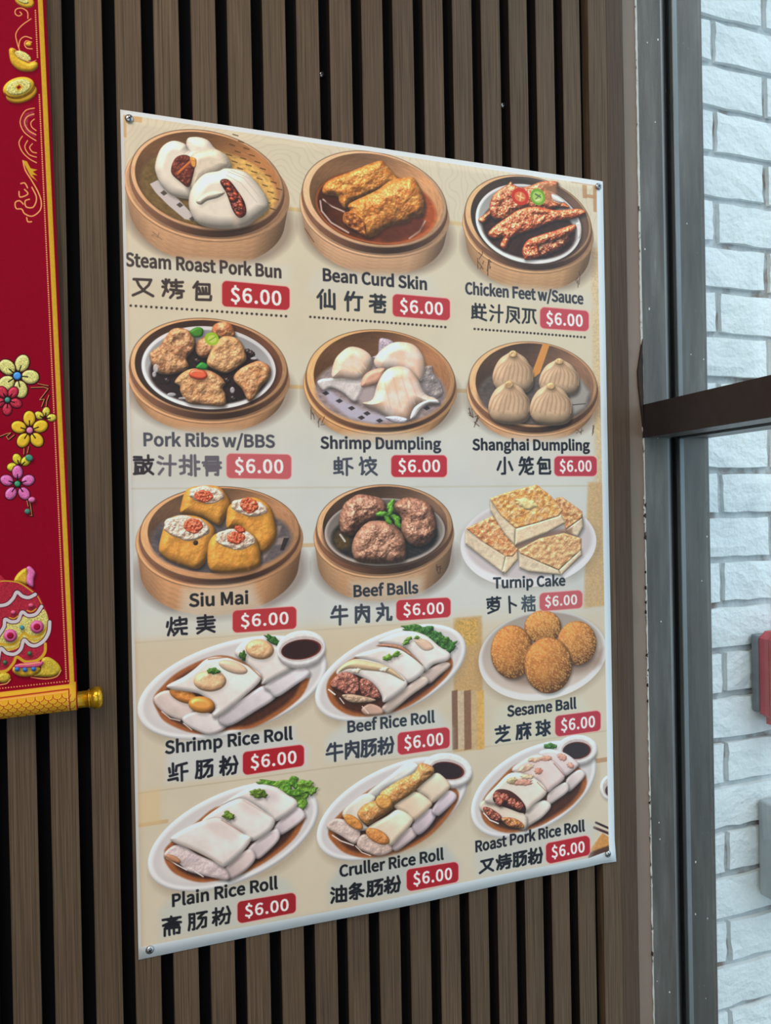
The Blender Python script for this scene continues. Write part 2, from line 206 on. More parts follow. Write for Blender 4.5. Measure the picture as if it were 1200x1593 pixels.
    # ---- text laid along the print's own baseline
    def text(s, t, p0, p1, cap, col, bold=.9, soft=.9, track=0, glow=None):
        s.o = (0, 0, 1.)
        xs = []; x = 0
        for ch in t: xs.append(x); x += GL[ch][0] + track
        tot = x - track - 25
        p0 = np.array(p0, float); p1 = np.array(p1, float); n = p1 - p0
        k = cap / 257.
        q0, q1 = VX - p0[0], VX - p1[0]
        up = np.array([-.021, -1.])
        for ch, xo in zip(t, xs):
            L = []
            for lp in GL[ch][1]:
                A = np.array(lp, float).reshape(-1, 2)
                f = (A[:, 0] + xo - 15) / tot
                w = f * q0 / (q1 + f * (q0 - q1))      # projective spacing towards the vanishing point
                w = f + (w - f) * -1.0 if False else f * q1 ** -1 / ((1 - f) / q0 + f / q1) if False else f * (1 + (1 - f) * (q0 - q1) / q0 * .5)
                base = p0 + w[:, None] * n
                sc = (VX - base[:, 0]) / (VX - (p0[0] + p1[0]) / 2)
                L.append(base + (A[:, 1] * k * sc)[:, None] * up)
            if not L: continue
            P = np.concatenate(L); r = s.reg(P, 3 + (4 if glow else 0)); X, Y = s.X[r], s.Y[r]
            if X.size == 0: continue
            d = np.full(X.shape, 1e9, np.float32)
            for lp in L: d = np.minimum(d, seg_dist(X, Y, lp))
            sd = np.where(inside(X, Y, L), -d, d) - bold * cap / 19
            if glow is not None: s.mix(r, (1 - sst(0, 2.6, sd)) * .45, np.array(glow) / 255.)
            s.mix(r, np.clip(.5 - sd / soft, 0, 1), np.array(col) / 255.)
    def strokes(s, S, w, col):
        for P in S:
            s.line(np.array(P, float).reshape(-1, 2), w + (.6 if w > 2.85 else .3), col, 1., .9)

def paint_menu(p, gain):
    B, F, L, E = p.blob, p.flat, p.line, p.el
    X, Y = p.X, p.Y
    # ---- background: cream ground, cells, table edges
    g = np.clip((X - 190) / 760, 0, 1)
    n = fbm(X / 60, Y / 60, 3, 3)
    base = np.array([208, 198, 176], np.float32) / 255
    mid = np.array([202, 204, 202], np.float32) / 255
    low = np.array([206, 194, 174], np.float32) / 255
    yy = VY + (Y - VY) * (VX - 560) / (VX - X)          # height along the print, perspective removed
    a = sst(500, 760, yy)[..., None] * (1 - sst(940, 1010, yy)[..., None]); b = sst(950, 1010, yy)[..., None]
    p.C[:] = (base * (1 - a) + mid * a) * (1 - b) + low * b
    p.C *= (1 + .05 * n)[..., None]
    # faint linen swirl relief printed on the top of the ground
    sw = np.abs(((np.hypot(X - 420, Y - 330 + .4 * X * 0) / 9 + 3 * fbm(X / 30, Y / 30, 8, 2)) % 1) - .5)
    p.C *= (1 - .035 * (sw < .12) * (yy < 330))[..., None]
    p.at(0, 0, 1)
    def band(x0, x1, yc, h, col, al=.8):
        k0 = VY + (yc - VY) * (VX - x0) / (VX - 560); k1 = VY + (yc - VY) * (VX - x1) / (VX - 560)
        F([(x0, k0 - h / 2), (x1, k1 - h / 2), (x1, k1 + h / 2), (x0, k0 + h / 2)], col, al, 1.6)
    def ph(x, y): return VY + (y - VY) * (VX - 560) / (VX - x)
    # lighter table tops below each table edge, tan edge lines
    for (x0, x1, y, c) in ((440, 480, 326, (205, 176, 120)), (690, 735, 348, (205, 178, 125)), (440, 485, 602, (208, 172, 112)), (700, 735, 608, (190, 160, 118)), (466, 500, 848, (196, 160, 118)), (900, 950, 395, (200, 170, 115))):
        band(x0, x1, ph((x0 + x1) / 2, y), 6, c, .75)
    band(188, 948, 758, 3, (180, 170, 145), .4)
    band(188, 948, 1188, 2, (178, 160, 130), .5)
    band(188, 700, ph(210, 1000), 2, (178, 160, 130), .4)
    F([(205, 995), (715, 960), (715, 985), (205, 1085)], (205, 184, 152), .35, 6)
    band(188, 262, ph(215, 1284), 6, (196, 160, 115), .7)
    band(925, 950, ph(940, 1182), 7, (176, 130, 95), .8)
    F([(188, 1240), (250, 1225), (250, 1280), (188, 1290)], (214, 186, 140), .6, 5)
    # gold speckled curtain strips between the photographs
    for (P, c) in (([(915, 750), (943, 748), (945, 942), (908, 946)], (196, 158, 105)), ([(706, 962), (750, 958), (752, 1164), (706, 1170)], (190, 148, 92)), ([(920, 385), (942, 385), (946, 750), (925, 750)], (206, 182, 140))):
        F(P, c, .8, 3, noise=.13, ns=1.8)
    F([(708, 965), (744, 962), (744, 1000), (716, 1010)], (200, 160, 84), .8, 5, noise=.3, ns=2)
    for x0, x1, c in ((703, 712, (120, 88, 70)), (712, 722, (200, 180, 155)), (722, 733, (128, 94, 74)), (733, 742, (196, 168, 130)), (742, 753, (212, 168, 96))):
        F([(x0, 1075), (x1, 1073), (x1 + 1, 1165), (x0 + 1, 1167)], c, .9, 1.5, noise=.1)
    # fret corners
    for P in ([(190, 179), (221, 182), (221, 191), (190, 188)], [(190, 188), (197, 189), (197, 214), (191, 213)]): F(P, (196, 158, 108), .85, 1)
    p.at(700, 250, 4.615)
    for P in ([(870, 148), (1055, 172), (1055, 182), (870, 156)], [(950, 172), (985, 176), (985, 272), (955, 268)], [(985, 240), (1055, 250), (1055, 275), (960, 262)], [(1028, 180), (1055, 184), (1055, 370), (1032, 366)]): F(P, (178, 136, 98), .9, 1)
    # little sparkle ornament right side
    # ---- steamer baskets
    def basket(E0, E1, E2, h, body=(192, 148, 112), wall=(158, 112, 80), floor=None, fade=1., dark=(92, 62, 46), hs=1.0):
        cx, a0, t0, f0 = E0; k = p.o[2]
        p.ring((cx + 12, a0 * 1.04, t0 + h * 1.1, f0 + h * 1.18), (90, 66, 58), soft=10, alpha=.45 * hs)
        for q in (1., .8, .6, .4, .2):                    # staves of the drum, stacked ellipses
            p.ring((cx, a0 * (1 - .05 * q), t0 + h * q, f0 + h * q), np.array(body) * (1 - .12 * q), noise=.10, ns=(9, .8),
                   fn=lambda u, v: (1.02 - .22 * sst(.6, 1.0, -u) - .42 * sst(.45, 1.0, u) - .06 * u) * (1 - .0 * v))
        p.ring((cx, a0 * 1.006, t0, f0 + 7), np.array(body) * .74, noise=.1); p.ring((cx, a0, t0, f0), np.minimum(255, np.array(body) * 1.12), noise=.10, ns=(10, .6), fn=lambda u, v: .98 - .18 * u - .1 * np.abs(u))
        p.ring((cx, a0 * .975, t0, f0 - 13), np.array(body) * .86, noise=.14, ns=(10, .6), fn=lambda u, v: 1.02 - .22 * sst(.2, 1, v) - .12 * u)
        p.ring((E1[0], E1[1] * 1.012, E1[2] + 10, E1[3] + (f0 - E1[3]) * .62), np.array(dark), noise=.12, ns=(10, .7), fn=lambda u, v: 1.35 - .75 * sst(-.9, .3, u) * 1. + .5 * (1 - v) * .3 + .3 * sst(.3, .9, u) )
        p.ring(E1, np.array(body) * .62, noise=.1, ns=(12, .5)); p.ring((E1[0], E1[1] - 6, E1[2] + 5, E1[3] - 6), np.minimum(255, np.array(body) * 1.04), noise=.14, ns=(12, .5), fn=lambda u, v: 1.0 - .16 * u - .07 * v)
        p.ring(E2, np.array(wall), noise=.12, ns=(10, .9), fn=lambda u, v: .58 + .50 * sst(-.3, .95, u) + .12 * sst(-1.0, -.55, v) - .12 * sst(-.6, 0, v))
        if floor is not None: p.ring(floor[0], floor[1], noise=.2, ns=(8, 3), soft=4, fn=floor[2] if len(floor) > 2 else None)
    def bowl(e, ein, sauce, tint=(222, 220, 220)):
        cx, a, y0, y1 = e
        p.ring((cx, a * 1.03, y0 + 4, y1 + 22), (58, 42, 36), soft=4, alpha=.8)
        p.ring(e, tint, fn=lambda u, v: 1.04 - .10 * sst(-.2, 1, -v) - .06 * u)
        p.ring(ein, np.array(tint) * .80, fn=lambda u, v: .95 + .18 * v, soft=2)
        if sauce is not None: p.ring((ein[0], ein[1] * .93, ein[2] + (ein[3] - ein[2]) * .18, ein[3] - 8), sauce, noise=.35, ns=(7, 5), soft=3)
    def haze(P, al=.75, c=(206, 202, 190), soft=9): F(P, c, al, soft)
    def stamp(x, y, w, hh, n=5, seed=1, al=.55):
        rs = np.random.RandomState(seed)
        for i in range(n):
            a_, b_ = rs.rand(2), rs.rand(2)
            L([(x + a_[0] * w, y + a_[1] * hh), (x + b_[0] * w * .8, y + b_[1] * hh)], 1.2, (70, 45, 30), al)
    # A: pork buns
    p.at(180, 160, 4)
    basket((567, 512, 215, 858), (567, 478, 172, 795), (572, 452, 188, 775), 150, wall=(160, 108, 66), floor=((575, 425, 285, 772), (176, 138, 78), lambda u, v: .62 + .6 * sst(-.1, .6, u)))
    c = p.eclip((572, 448, 195, 772))
    for i in range(9):
        for j in range(3): L([(690 + 34 * i + j * 20, 320 + 42 * i - j * 62), (722 + 34 * i + j * 20, 330 + 42 * i - j * 62)], 1.6, (70, 48, 26), .8 if 690 + 34 * i < 980 else 0)
    for i in range(7): L([(180 + 26 * i, 470 + 34 * i), (330 + 22 * i, 420 + 36 * i)], 1.1, (84, 64, 40), .5)
    F([(212, 505), (262, 480), (400, 610), (520, 740), (430, 725), (330, 640), (250, 560)], (196, 186, 186), 1, 1)
    for q in ((400, 635), (478, 722), (300, 560)): F([(q[0] - 22, q[1]), (q[0], q[1] - 16), (q[0] + 22, q[1] + 4), (q[0], q[1] + 18)], (66, 56, 50), .9, 1)
    W = (216, 206, 194)
    B([(440, 240), (490, 212), (570, 230), (620, 285), (690, 330), (718, 410), (640, 470), (560, 500), (480, 520), (455, 400)], W, R=16, amb=.55, var=.03, vs=8)
    B([(245, 390), (280, 285), (350, 237), (430, 255), (465, 300), (560, 300), (600, 400), (500, 500), (470, 590), (430, 597), (350, 575), (290, 520), (258, 460)], W, R=15, amb=.52, var=.03, vs=8)
    B([(470, 330), (560, 290), (650, 300), (705, 380), (650, 430), (560, 470), (480, 540), (462, 450)], (208, 194, 176), R=14, amb=.6, sh=.15)
    B([(345, 430), (372, 345), (440, 325), (492, 372), (482, 450), (455, 525), (400, 490)], (92, 34, 24), R=4, bump=3, bs=2, var=.3, spec=.2, sh=.2)
    L([(385, 440), (465, 365)], 4.4, (176, 84, 40)); L([(390, 432), (460, 368)], 1.4, (214, 130, 70))
    B([(462, 340), (500, 350), (498, 400), (476, 395)], (206, 140, 66), R=3, bump=1.5, sh=0)
    B([(455, 600), (480, 520), (550, 445), (640, 425), (690, 408), (800, 428), (880, 500), (940, 590), (950, 660), (880, 722), (800, 772), (650, 786), (520, 755), (465, 680)], W, R=20, amb=.5, var=.03, vs=8, sh=.45)
    for k, q in enumerate(([(700, 430), (800, 470), (900, 590)], [(720, 420), (830, 470), (925, 570)], [(690, 450), (780, 500), (880, 620)])): L(q, 1.2, (188, 178, 172), .7)
    B([(500, 610), (560, 560), (640, 545), (680, 560), (640, 590), (570, 610), (530, 635)], (200, 186, 170), R=7, amb=.35, sh=.1, alpha=.8)
    F([(700, 560), (780, 700), (760, 770), (735, 760)], (196, 172, 158), .5, 6)
    B([(650, 490), (700, 478), (760, 550), (802, 620), (812, 690), (772, 716), (732, 675), (690, 565)], (106, 36, 26), R=4, bump=3.5, bs=2, var=.35, spec=.35, col2=(60, 20, 18), sh=.2)
    for q in ((700, 510), (745, 570), (725, 600), (780, 640), (762, 690), (705, 540)): B(E(*q, 18, 12, 30), (160, 58, 34), R=3, spec=.5, sh=0)
    haze([(190, 960), (1090, 1010), (1090, 1130), (60, 1100), (60, 940)], .8)
    stamp(225, 790, 70, 70, 5, 3, .35)
    # B: bean curd rolls
    p.at(450, 200, 4.444)
    basket((590, 515, 240, 888), (590, 500, 160, 822), (600, 460, 178, 802), 125, body=(200, 158, 124), wall=(186, 134, 92))
    p.ring((600, 420, 300, 800), (150, 70, 30), noise=.25, ns=(10, 6), soft=3, fn=lambda u, v: .75 + .35 * u)
    p.ring((600, 418, 302, 797), (200, 110, 60), e_in=(600, 405, 305, 785), soft=2, alpha=.7)
    for q in ([(215, 500), (225, 570), (290, 650), (410, 720)], [(235, 490), (300, 540), (380, 575)], [(940, 640), (900, 710), (830, 760)]): L(q, 2.6, (222, 200, 196), .8, 1.2)
    G = (182, 106, 42)
    B([(235, 400), (290, 350), (420, 300), (540, 250), (630, 222), (670, 250), (740, 330), (760, 370), (650, 420), (540, 460), (440, 500), (390, 555), (350, 520), (330, 470), (240, 455)], G, R=14, bump=5, bs=4, var=.2, vs=3.5, spec=.22, col2=(204, 138, 66), sh=.5, amb=.4)
    F([(240, 460), (330, 480), (380, 560), (330, 545), (260, 520)], (70, 30, 20), .75, 2)
    B([(405, 540), (440, 505), (600, 430), (700, 360), (800, 340), (870, 350), (940, 500), (925, 600), (850, 620), (820, 650), (700, 670), (600, 740), (545, 755), (480, 720), (380, 660), (378, 590), (420, 570)], G, R=20, bump=6, bs=5, var=.2, vs=4, spec=.22, col2=(204, 136, 66), sh=.55, amb=.38)
    B([(378, 600), (420, 575), (470, 600), (520, 650), (530, 740), (480, 720), (400, 670)], (190, 116, 54), R=5, bump=5, bs=2.2, var=.3, sh=.1, col2=(120, 60, 28))
    F([(600, 745), (700, 680), (850, 640), (930, 600), (930, 700), (800, 770), (650, 790)], (70, 32, 20), .6, 5)
    for q in ((560, 480), (640, 450), (720, 420), (790, 365), (600, 300), (500, 330), (420, 350), (640, 280)): L([q, (q[0] + 38, q[1] - 14)], 1.6, (240, 196, 130), .5, 1.4)
    haze([(180, 980), (1000, 1020), (1060, 1180), (120, 1130)], .75, (204, 200, 188))
    L([(108, 690), (172, 785)], 1.2, (90, 55, 35), .8)
    # C: chicken feet
    p.at(700, 250, 4.615)
    basket((562, 468, 180, 805), (562, 455, 108, 748), (575, 425, 120, 735), 130, wall=(96, 72, 58), body=(194, 150, 110))
    bowl((565, 380, 172, 738), (568, 362, 190, 715), (60, 34, 28))
    R_ = (172, 64, 34)
    k_ = dict(R=9, bump=5, bs=2.4, var=.25, vs=2.5, spec=.45, sp=10, col2=(206, 108, 62), sh=.5, amb=.36)
    B([(400, 190), (440, 150), (470, 190), (560, 185), (660, 150), (770, 150), (770, 190), (700, 210), (860, 330), (760, 340), (560, 330), (480, 300), (380, 370), (300, 390), (240, 450), (205, 420), (290, 350), (310, 250)], (160, 80, 52), **k_)
    B([(290, 300), (330, 230), (430, 170), (520, 200), (600, 200), (680, 260), (780, 320), (700, 350), (560, 340), (480, 360), (400, 420), (320, 420), (290, 370)], (150, 62, 38), **k_)
    B([(560, 600), (640, 560), (800, 520), (860, 560), (820, 620), (740, 660), (640, 690)], (110, 44, 30), **k_)
    B([(275, 520), (320, 470), (420, 400), (500, 350), (620, 330), (760, 355), (930, 345), (975, 380), (880, 420), (740, 440), (620, 490), (520, 520), (440, 560), (400, 640), (360, 610), (385, 550), (330, 560), (290, 550)], R_, **k_)
    B([(520, 640), (560, 570), (660, 530), (760, 500), (880, 460), (910, 480), (850, 540), (700, 590), (640, 620), (640, 690), (550, 715), (528, 690)], R_, **k_)
    F([(430, 650), (520, 700), (500, 640), (460, 600)], (60, 24, 20), .6, 3)
    F([(650, 160), (770, 170), (760, 290), (690, 310), (680, 230)], (176, 120, 82), .75, 4)
    p.ring((505, 62, 195, 320), (196, 46, 30)); p.ring((505, 40, 222, 296), (214, 112, 66)); L([(485, 250), (530, 270)], 2, (240, 200, 140)); L([(510, 235), (505, 285)], 2, (240, 200, 140))
    p.ring((632, 54, 200, 320), (112, 160, 44)); p.ring((632, 38, 220, 302), (166, 196, 96)); L([(615, 240), (650, 262)], 2.2, (80, 100, 70)); L([(618, 275), (648, 245)], 1.6, (90, 110, 70)); L([(620, 285), (645, 280)], 2, (220, 226, 180))
    B([(732, 240), (780, 262), (822, 300), (780, 302), (740, 280)], (226, 216, 214), R=4, sh=0)
    B([(905, 450), (940, 450), (944, 520), (925, 560), (915, 500)], (226, 216, 214), R=3, sh=0, alpha=.8)
    stamp(200, 650, 45, 130, 7, 4, .75); stamp(265, 690, 45, 140, 7, 5, .75); stamp(900, 790, 40, 120, 5, 6, .6)
    haze([(200, 880), (1000, 950), (1040, 1060), (90, 980), (100, 890)], .75, (206, 200, 186))
    # D: pork ribs
    p.at(190, 480, 4.286)
    basket((577, 538, 150, 765), (577, 525, 65, 702), (577, 492, 80, 690), 70, body=(196, 148, 108), wall=(98, 62, 44))
    bowl((577, 448, 120, 672), (577, 425, 145, 650), (44, 28, 26), (226, 222, 226))
    k_ = dict(R=9, bump=4.2, bs=3.6, var=.16, vs=5, spec=.14, sp=10, col2=(196, 148, 106), sh=.55, amb=.4)
    M = (158, 106, 72)
    B([(600, 130), (640, 95), (720, 100), (750, 150), (740, 190), (620, 190)], (176, 104, 66), **k_)
    B([(490, 280), (510, 210), (600, 180), (650, 250), (600, 310), (530, 330)], M, **k_)
    B([(185, 300), (250, 250), (290, 190), (340, 135), (430, 140), (485, 200), (480, 270), (430, 330), (440, 400), (330, 440), (240, 430), (200, 370)], M, **k_)
    B([(570, 330), (620, 240), (680, 185), (780, 210), (830, 320), (800, 370), (700, 430), (620, 410), (570, 380)], (190, 138, 92), **k_)
    B([(745, 450), (790, 400), (870, 360), (920, 350), (985, 390), (985, 460), (930, 520), (880, 600), (840, 615), (800, 540), (752, 490)], (184, 124, 82), **k_)
    B([(350, 490), (400, 430), (480, 400), (600, 420), (690, 490), (670, 530), (690, 580), (680, 650), (560, 645), (440, 630), (390, 560), (385, 520)], (186, 132, 88), **k_)
    for q in ((225, 400, 18, 30), (330, 575, 30, 14), (735, 545, 16, 22), (878, 335, 22, 10), (400, 600, 26, 9), (215, 440, 14, 20)): B(E(q[0], q[1], q[2], q[3]), (200, 200, 210), R=2, sh=0, alpha=.75)
    for q in ((840, 290), (700, 480), (300, 480), (740, 600), (500, 350), (860, 300)): B(E(q[0], q[1], 28, 20, 20, jit=.2), (38, 26, 26), R=4, spec=.5, sh=0)
    B([(452, 155), (500, 125), (540, 140), (530, 185), (480, 192)], (60, 122, 34), R=4, sh=.3)
    p.ring((598, 46, 160, 246), (150, 186, 40)); p.ring((600, 30, 178, 232), (190, 206, 96)); L([(580, 215), (622, 190)], 1.5, (110, 150, 30))
    B([(492, 390), (530, 358), (572, 380), (560, 408), (510, 405)], (46, 132, 50), R=4, sh=.3)
    B([(445, 440), (470, 408), (540, 412), (570, 450), (535, 475), (470, 465)], (206, 74, 44), R=4, spec=.5, sh=.3)
    haze([(110, 800), (1040, 820), (1050, 1160), (60, 1160), (60, 820)], .7, (200, 198, 190))
    # E: shrimp dumplings
    p.at(460, 500, 4.615)
    basket((607, 548, 120, 812), (610, 535, 60, 765), (620, 490, 74, 738), 60, body=(200, 150, 104), wall=(152, 104, 70), floor=((610, 470, 260, 738), (150, 132, 132)))
    F([(170, 430), (330, 560), (500, 640), (700, 700), (560, 735), (380, 690), (230, 570)], (186, 180, 200), .9, 4)
    for q in ((215, 515), (312, 570), (400, 622), (510, 660), (600, 712), (940, 622), (470, 690)): F([(q[0] - 26, q[1]), (q[0] + 4, q[1] - 15), (q[0] + 28, q[1] + 3), (q[0], q[1] + 18)], (50, 42, 46), .9, 1)
    T = (206, 196, 196)
    B([(590, 230), (600, 130), (650, 125), (700, 150), (690, 210), (620, 280), (550, 260)], (176, 164, 186), R=6, bump=3, bs=3, sh=.2, alpha=.85)
    B([(920, 330), (980, 320), (990, 370), (1040, 440), (1060, 520), (1000, 560), (930, 500), (905, 400)], (150, 140, 140), R=6, bump=4, bs=3, sh=.2, alpha=.8)
    B([(155, 440), (190, 412), (260, 405), (460, 380), (500, 440), (450, 560), (410, 575), (340, 515), (255, 478), (200, 498)], T, R=5, bump=1, bs=4, spec=.12, sh=.4)
    B([(260, 400), (280, 280), (340, 210), (400, 182), (480, 200), (540, 250), (545, 310), (500, 390), (440, 420), (340, 410)], (228, 206, 194), R=15, amb=.55, var=.04, col2=(228, 190, 164), vs=12, sh=.35)
    B([(560, 290), (600, 220), (680, 160), (760, 148), (850, 170), (910, 240), (930, 330), (900, 430), (800, 380), (700, 350), (600, 350)], (228, 208, 198), R=16, amb=.55, var=.04, col2=(226, 190, 168), vs=12, sh=.35)
    B([(470, 470), (490, 390), (560, 345), (640, 340), (620, 420), (560, 460)], (206, 156, 134), R=8, sh=.25)
    F([(440, 560), (480, 480), (560, 470), (560, 560), (500, 600)], (176, 160, 162), .9, 4)
    B([(550, 560), (590, 440), (650, 350), (740, 322), (820, 345), (880, 420), (930, 520), (1000, 550), (1030, 580), (960, 600), (880, 600), (820, 700), (760, 715), (690, 700), (600, 650), (480, 590)], (228, 206, 196), R=18, amb=.52, var=.04, col2=(228, 186, 160), vs=14, sh=.4, spec=.2)
    for q in ([(310, 310), (400, 360)], [(320, 280), (440, 370)], [(370, 260), (470, 370)], [(420, 230), (500, 340)]): L(q, 2, (240, 214, 190), .45, 1.5)
    for i in range(9): L([(610 + 30 * i, 470 - 22 * min(i, 4) + 10 * max(0, i - 4)), (650 + 34 * i, 640 - 8 * i)], 1.5, (190, 150, 134) if i % 2 else (240, 218, 204), .4, 2)
    B([(820, 700), (850, 620), (930, 570), (1010, 560), (1030, 590), (960, 590), (900, 630), (860, 690)], T, R=5, bump=1, spec=.12, sh=.3)
    B([(640, 690), (720, 680), (800, 700), (780, 730), (700, 725)], (200, 196, 210), R=5, bump=2, spec=.3, sh=0)
    stamp(100, 615, 40, 90, 5, 8, .7); stamp(160, 680, 50, 90, 5, 9, .7)
    haze([(170, 810), (1060, 800), (1120, 1140), (150, 1140)], .7, (202, 202, 196))
    # F: soup dumplings
    p.at(710, 510, 5)
    basket((597, 512, 170, 842), (597, 500, 108, 775), (610, 460, 122, 756), 50, body=(200, 152, 112), wall=(126, 92, 72), floor=((610, 440, 300, 752), (92, 80, 76)))
    F([(900, 400), (970, 400), (1040, 500), (1000, 620), (900, 680), (860, 620)], (168, 162, 156), .85, 5)
    L([(905, 600), (1005, 590)], 1.4, (70, 60, 56))
    F([(672, 122), (726, 130), (650, 350), (600, 390), (590, 340)], (208, 142, 74), 1, 1)
    def soup(cx, top, w, h, sd):
        B([(cx - w * .49, top + h * .72), (cx - w * .47, top + h * .46), (cx - w * .33, top + h * .2), (cx - w * .13, top + h * .06), (cx + .0 * w, top), (cx + w * .14, top + h * .06), (cx + w * .33, top + h * .2), (cx + w * .47, top + h * .48), (cx + w * .5, top + h * .76), (cx + w * .38, top + h * .96), (cx + w * .05, top + h * 1.02), (cx - w * .33, top + h * .95)], (198, 166, 136), R=20, amb=.42, var=.05, vs=6, sh=.5, spec=.1, seed=sd)
        for i in range(-4, 5):
            q = smooth_open([(cx + i * w * .012, top + h * .06), (cx + i * w * .05 + 10, top + h * .24), (cx + i * w * .10 + 12, top + h * .42), (cx + i * w * .115 - 6, top + h * (.66 + .05 * (i % 3)))])
            L(q, 2.4, (146, 106, 78), .55, 2.2); L([(a_ + 8, b_) for a_, b_ in q], 1.5, (226, 200, 168), .35, 1.6)
        B(E(cx, top + h * .08, w * .1, h * .09), (206, 166, 118), R=3, bump=2, bs=2, sh=.2)
    soup(440, 180, 320, 330, 1); soup(800, 240, 320, 290, 2); soup(410, 415, 325, 330, 3); soup(735, 430, 335, 325, 4)
    stamp(95, 620, 40, 90, 6, 11, .8); stamp(140, 680, 40, 100, 6, 12, .8); stamp(930, 770, 60, 60, 4, 13, .6); stamp(1050, 760, 30, 80, 4, 14, .7)
    haze([(120, 850), (1080, 850), (1085, 1180), (120, 1180)], .75, (204, 202, 196))
    # G: siu mai
    p.at(200, 740, 4.138)
    basket((585, 537, 110, 722), (587, 515, 68, 668), (597, 474, 80, 624), 175, body=(198, 146, 104), wall=(160, 116, 84), floor=((597, 455, 200, 622), (100, 90, 92)))
    F([(160, 390), (210, 350), (300, 440), (560, 610), (400, 600), (220, 480)], (70, 66, 74), .8, 4)
    F([(960, 320), (985, 325), (960, 400), (1030, 395), (1000, 440), (940, 450), (870, 540), (860, 480)], (160, 140, 134), .8, 2); F([(1000, 400), (1035, 400), (1000, 480), (975, 480)], (44, 36, 34), .9, 1)
    def siu(P, top, roe, sd):
        B(P, (214, 150, 62), R=14, bump=2., bs=5, var=.08, vs=7, spec=.16, sh=.5, amb=.42, seed=sd, col2=(208, 140, 58))
        B(top, (222, 192, 172), R=5, bump=3.6, bs=1.8, var=.15, vs=2, spec=.35, sh=.1, seed=sd)
        B(roe, (222, 92, 60), R=4, bump=4, bs=1.2, var=.15, vs=1.5, spec=.4, sh=.15, seed=sd + 3)
    siu([(335, 200), (370, 95), (460, 65), (580, 72), (640, 140), (655, 200), (620, 270), (580, 320), (480, 270), (380, 250), (335, 240)], E(500, 122, 115, 55, 4, jit=.08), E(482, 132, 62, 38, 0, jit=.1), 1)
    siu([(630, 260), (650, 190), (740, 145), (830, 145), (910, 200), (945, 300), (950, 400), (890, 480), (830, 480), (720, 340), (635, 340)], E(775, 205, 120, 55, 8, jit=.08), E(775, 190, 60, 48, 10, jit=.1), 2)
    siu([(195, 470), (215, 370), (250, 290), (320, 255), (440, 262), (530, 310), (560, 370), (540, 440), (490, 560), (430, 600), (330, 570), (270, 550), (215, 510)], E(370, 335, 150, 78, 5, jit=.08), E(415, 322, 62, 48, 0, jit=.08), 3)
    B(E(432, 432, 16, 16), (60, 36, 20), R=3, sh=0)
    siu([(510, 460), (540, 390), (600, 360), (720, 345), (810, 390), (845, 460), (850, 560), (800, 600), (700, 620), (560, 620), (512, 580)], E(685, 408, 130, 65, 3, jit=.08), E(690, 400, 60, 40, -8, jit=.1), 4)
    B(E(715, 345, 38, 22, 20, jit=.15), (200, 80, 50), R=3, bump=3, bs=1.2, sh=0)
    for q in ([(600, 480), (610, 590)], [(760, 480), (770, 600)], [(330, 440), (320, 560)], [(850, 300), (870, 440)]): L(q, 3, (190, 118, 40), .35, 3)
    haze([(350, 730), (800, 700), (860, 850), (420, 900), (330, 880)], .7, (206, 198, 184), 12)
    haze([(60, 900), (1100, 830), (1100, 1000), (60, 1040)], .5, (206, 204, 196))
    # H: beef balls
    p.at(470, 740, 4.8)
    basket((612, 522, 130, 762), (615, 508, 65, 690), (620, 466, 80, 668), 175, body=(188, 146, 110), wall=(112, 84, 66))
    bowl((618, 450, 168, 672), (618, 432, 180, 655), (48, 44, 42), (168, 156, 150))
    F(E(300, 480, 60, 70), (110, 84, 40), .6, 5, noise=.4); L([(285, 440), (320, 490)], 3, (214, 208, 206), .9)
    k_ = dict(R=22, bump=7, bs=4, var=.2, vs=3, spec=.22, sp=10, col2=(176, 128, 106), sh=.55, amb=.36)
    B([(275, 320), (310, 220), (350, 180), (420, 140), (520, 150), (600, 180), (630, 260), (560, 320), (500, 350), (420, 400), (380, 450), (300, 430), (278, 370)], (136, 92, 76), seed=3, **k_)
    B([(680, 230), (760, 165), (870, 175), (960, 220), (1000, 330), (1000, 420), (950, 500), (860, 530), (780, 490), (735, 400), (740, 320)], (140, 94, 74), seed=5, **k_)
    B([(370, 540), (400, 440), (470, 360), (540, 335), (660, 350), (740, 420), (775, 510), (770, 620), (680, 655), (500, 655), (400, 630)], (150, 106, 86), seed=8, **k_)
    for (q, an) in (((660, 215), -60), ((620, 290), 10), ((690, 310), 20), ((640, 330), 50), ((710, 350), 60), ((660, 260), -80), ((590, 285), -10)):
        B(E(q[0], q[1], 46, 20, an, jit=.15), (92, 148, 50), R=4, var=.2, spec=.2, sh=.3)
    stamp(1000, 660, 45, 80, 7, 15, .8)
    haze([(360, 790), (900, 760), (900, 900), (380, 940)], .6, (204, 198, 186), 10)
    haze([(180, 950), (1140, 900), (1140, 1080), (180, 1110)], .6, (202, 206, 204), 10)
    # I: turnip cakes
    p.at(700, 740, 4.615)
    p.ring((570, 500, 210, 830), (110, 95, 85), soft=14, alpha=.35)
    p.ring((565, 488, 170, 800), (218, 216, 222), fn=lambda u, v: 1.02 + .04 * v)
    p.ring((565, 455, 190, 740), (200, 190, 192), soft=4)
    def slab(top, f1, f2, sd, tc=(204, 126, 76)):
        B(f1, (212, 192, 166), R=4, bump=.7, bs=3, var=.08, sh=.4, smooth=False, seed=sd, grad=(0, 1, .15)); B(f2, (218, 192, 162), R=4, bump=.7, bs=3, var=.08, sh=.25, smooth=False, seed=sd + 1, grad=(0, 1, .1))
        B(top, tc, R=3, bump=2.5, bs=2, var=.2, vs=4, spec=.2, sh=0, smooth=False, seed=sd + 2, col2=(226, 174, 126))
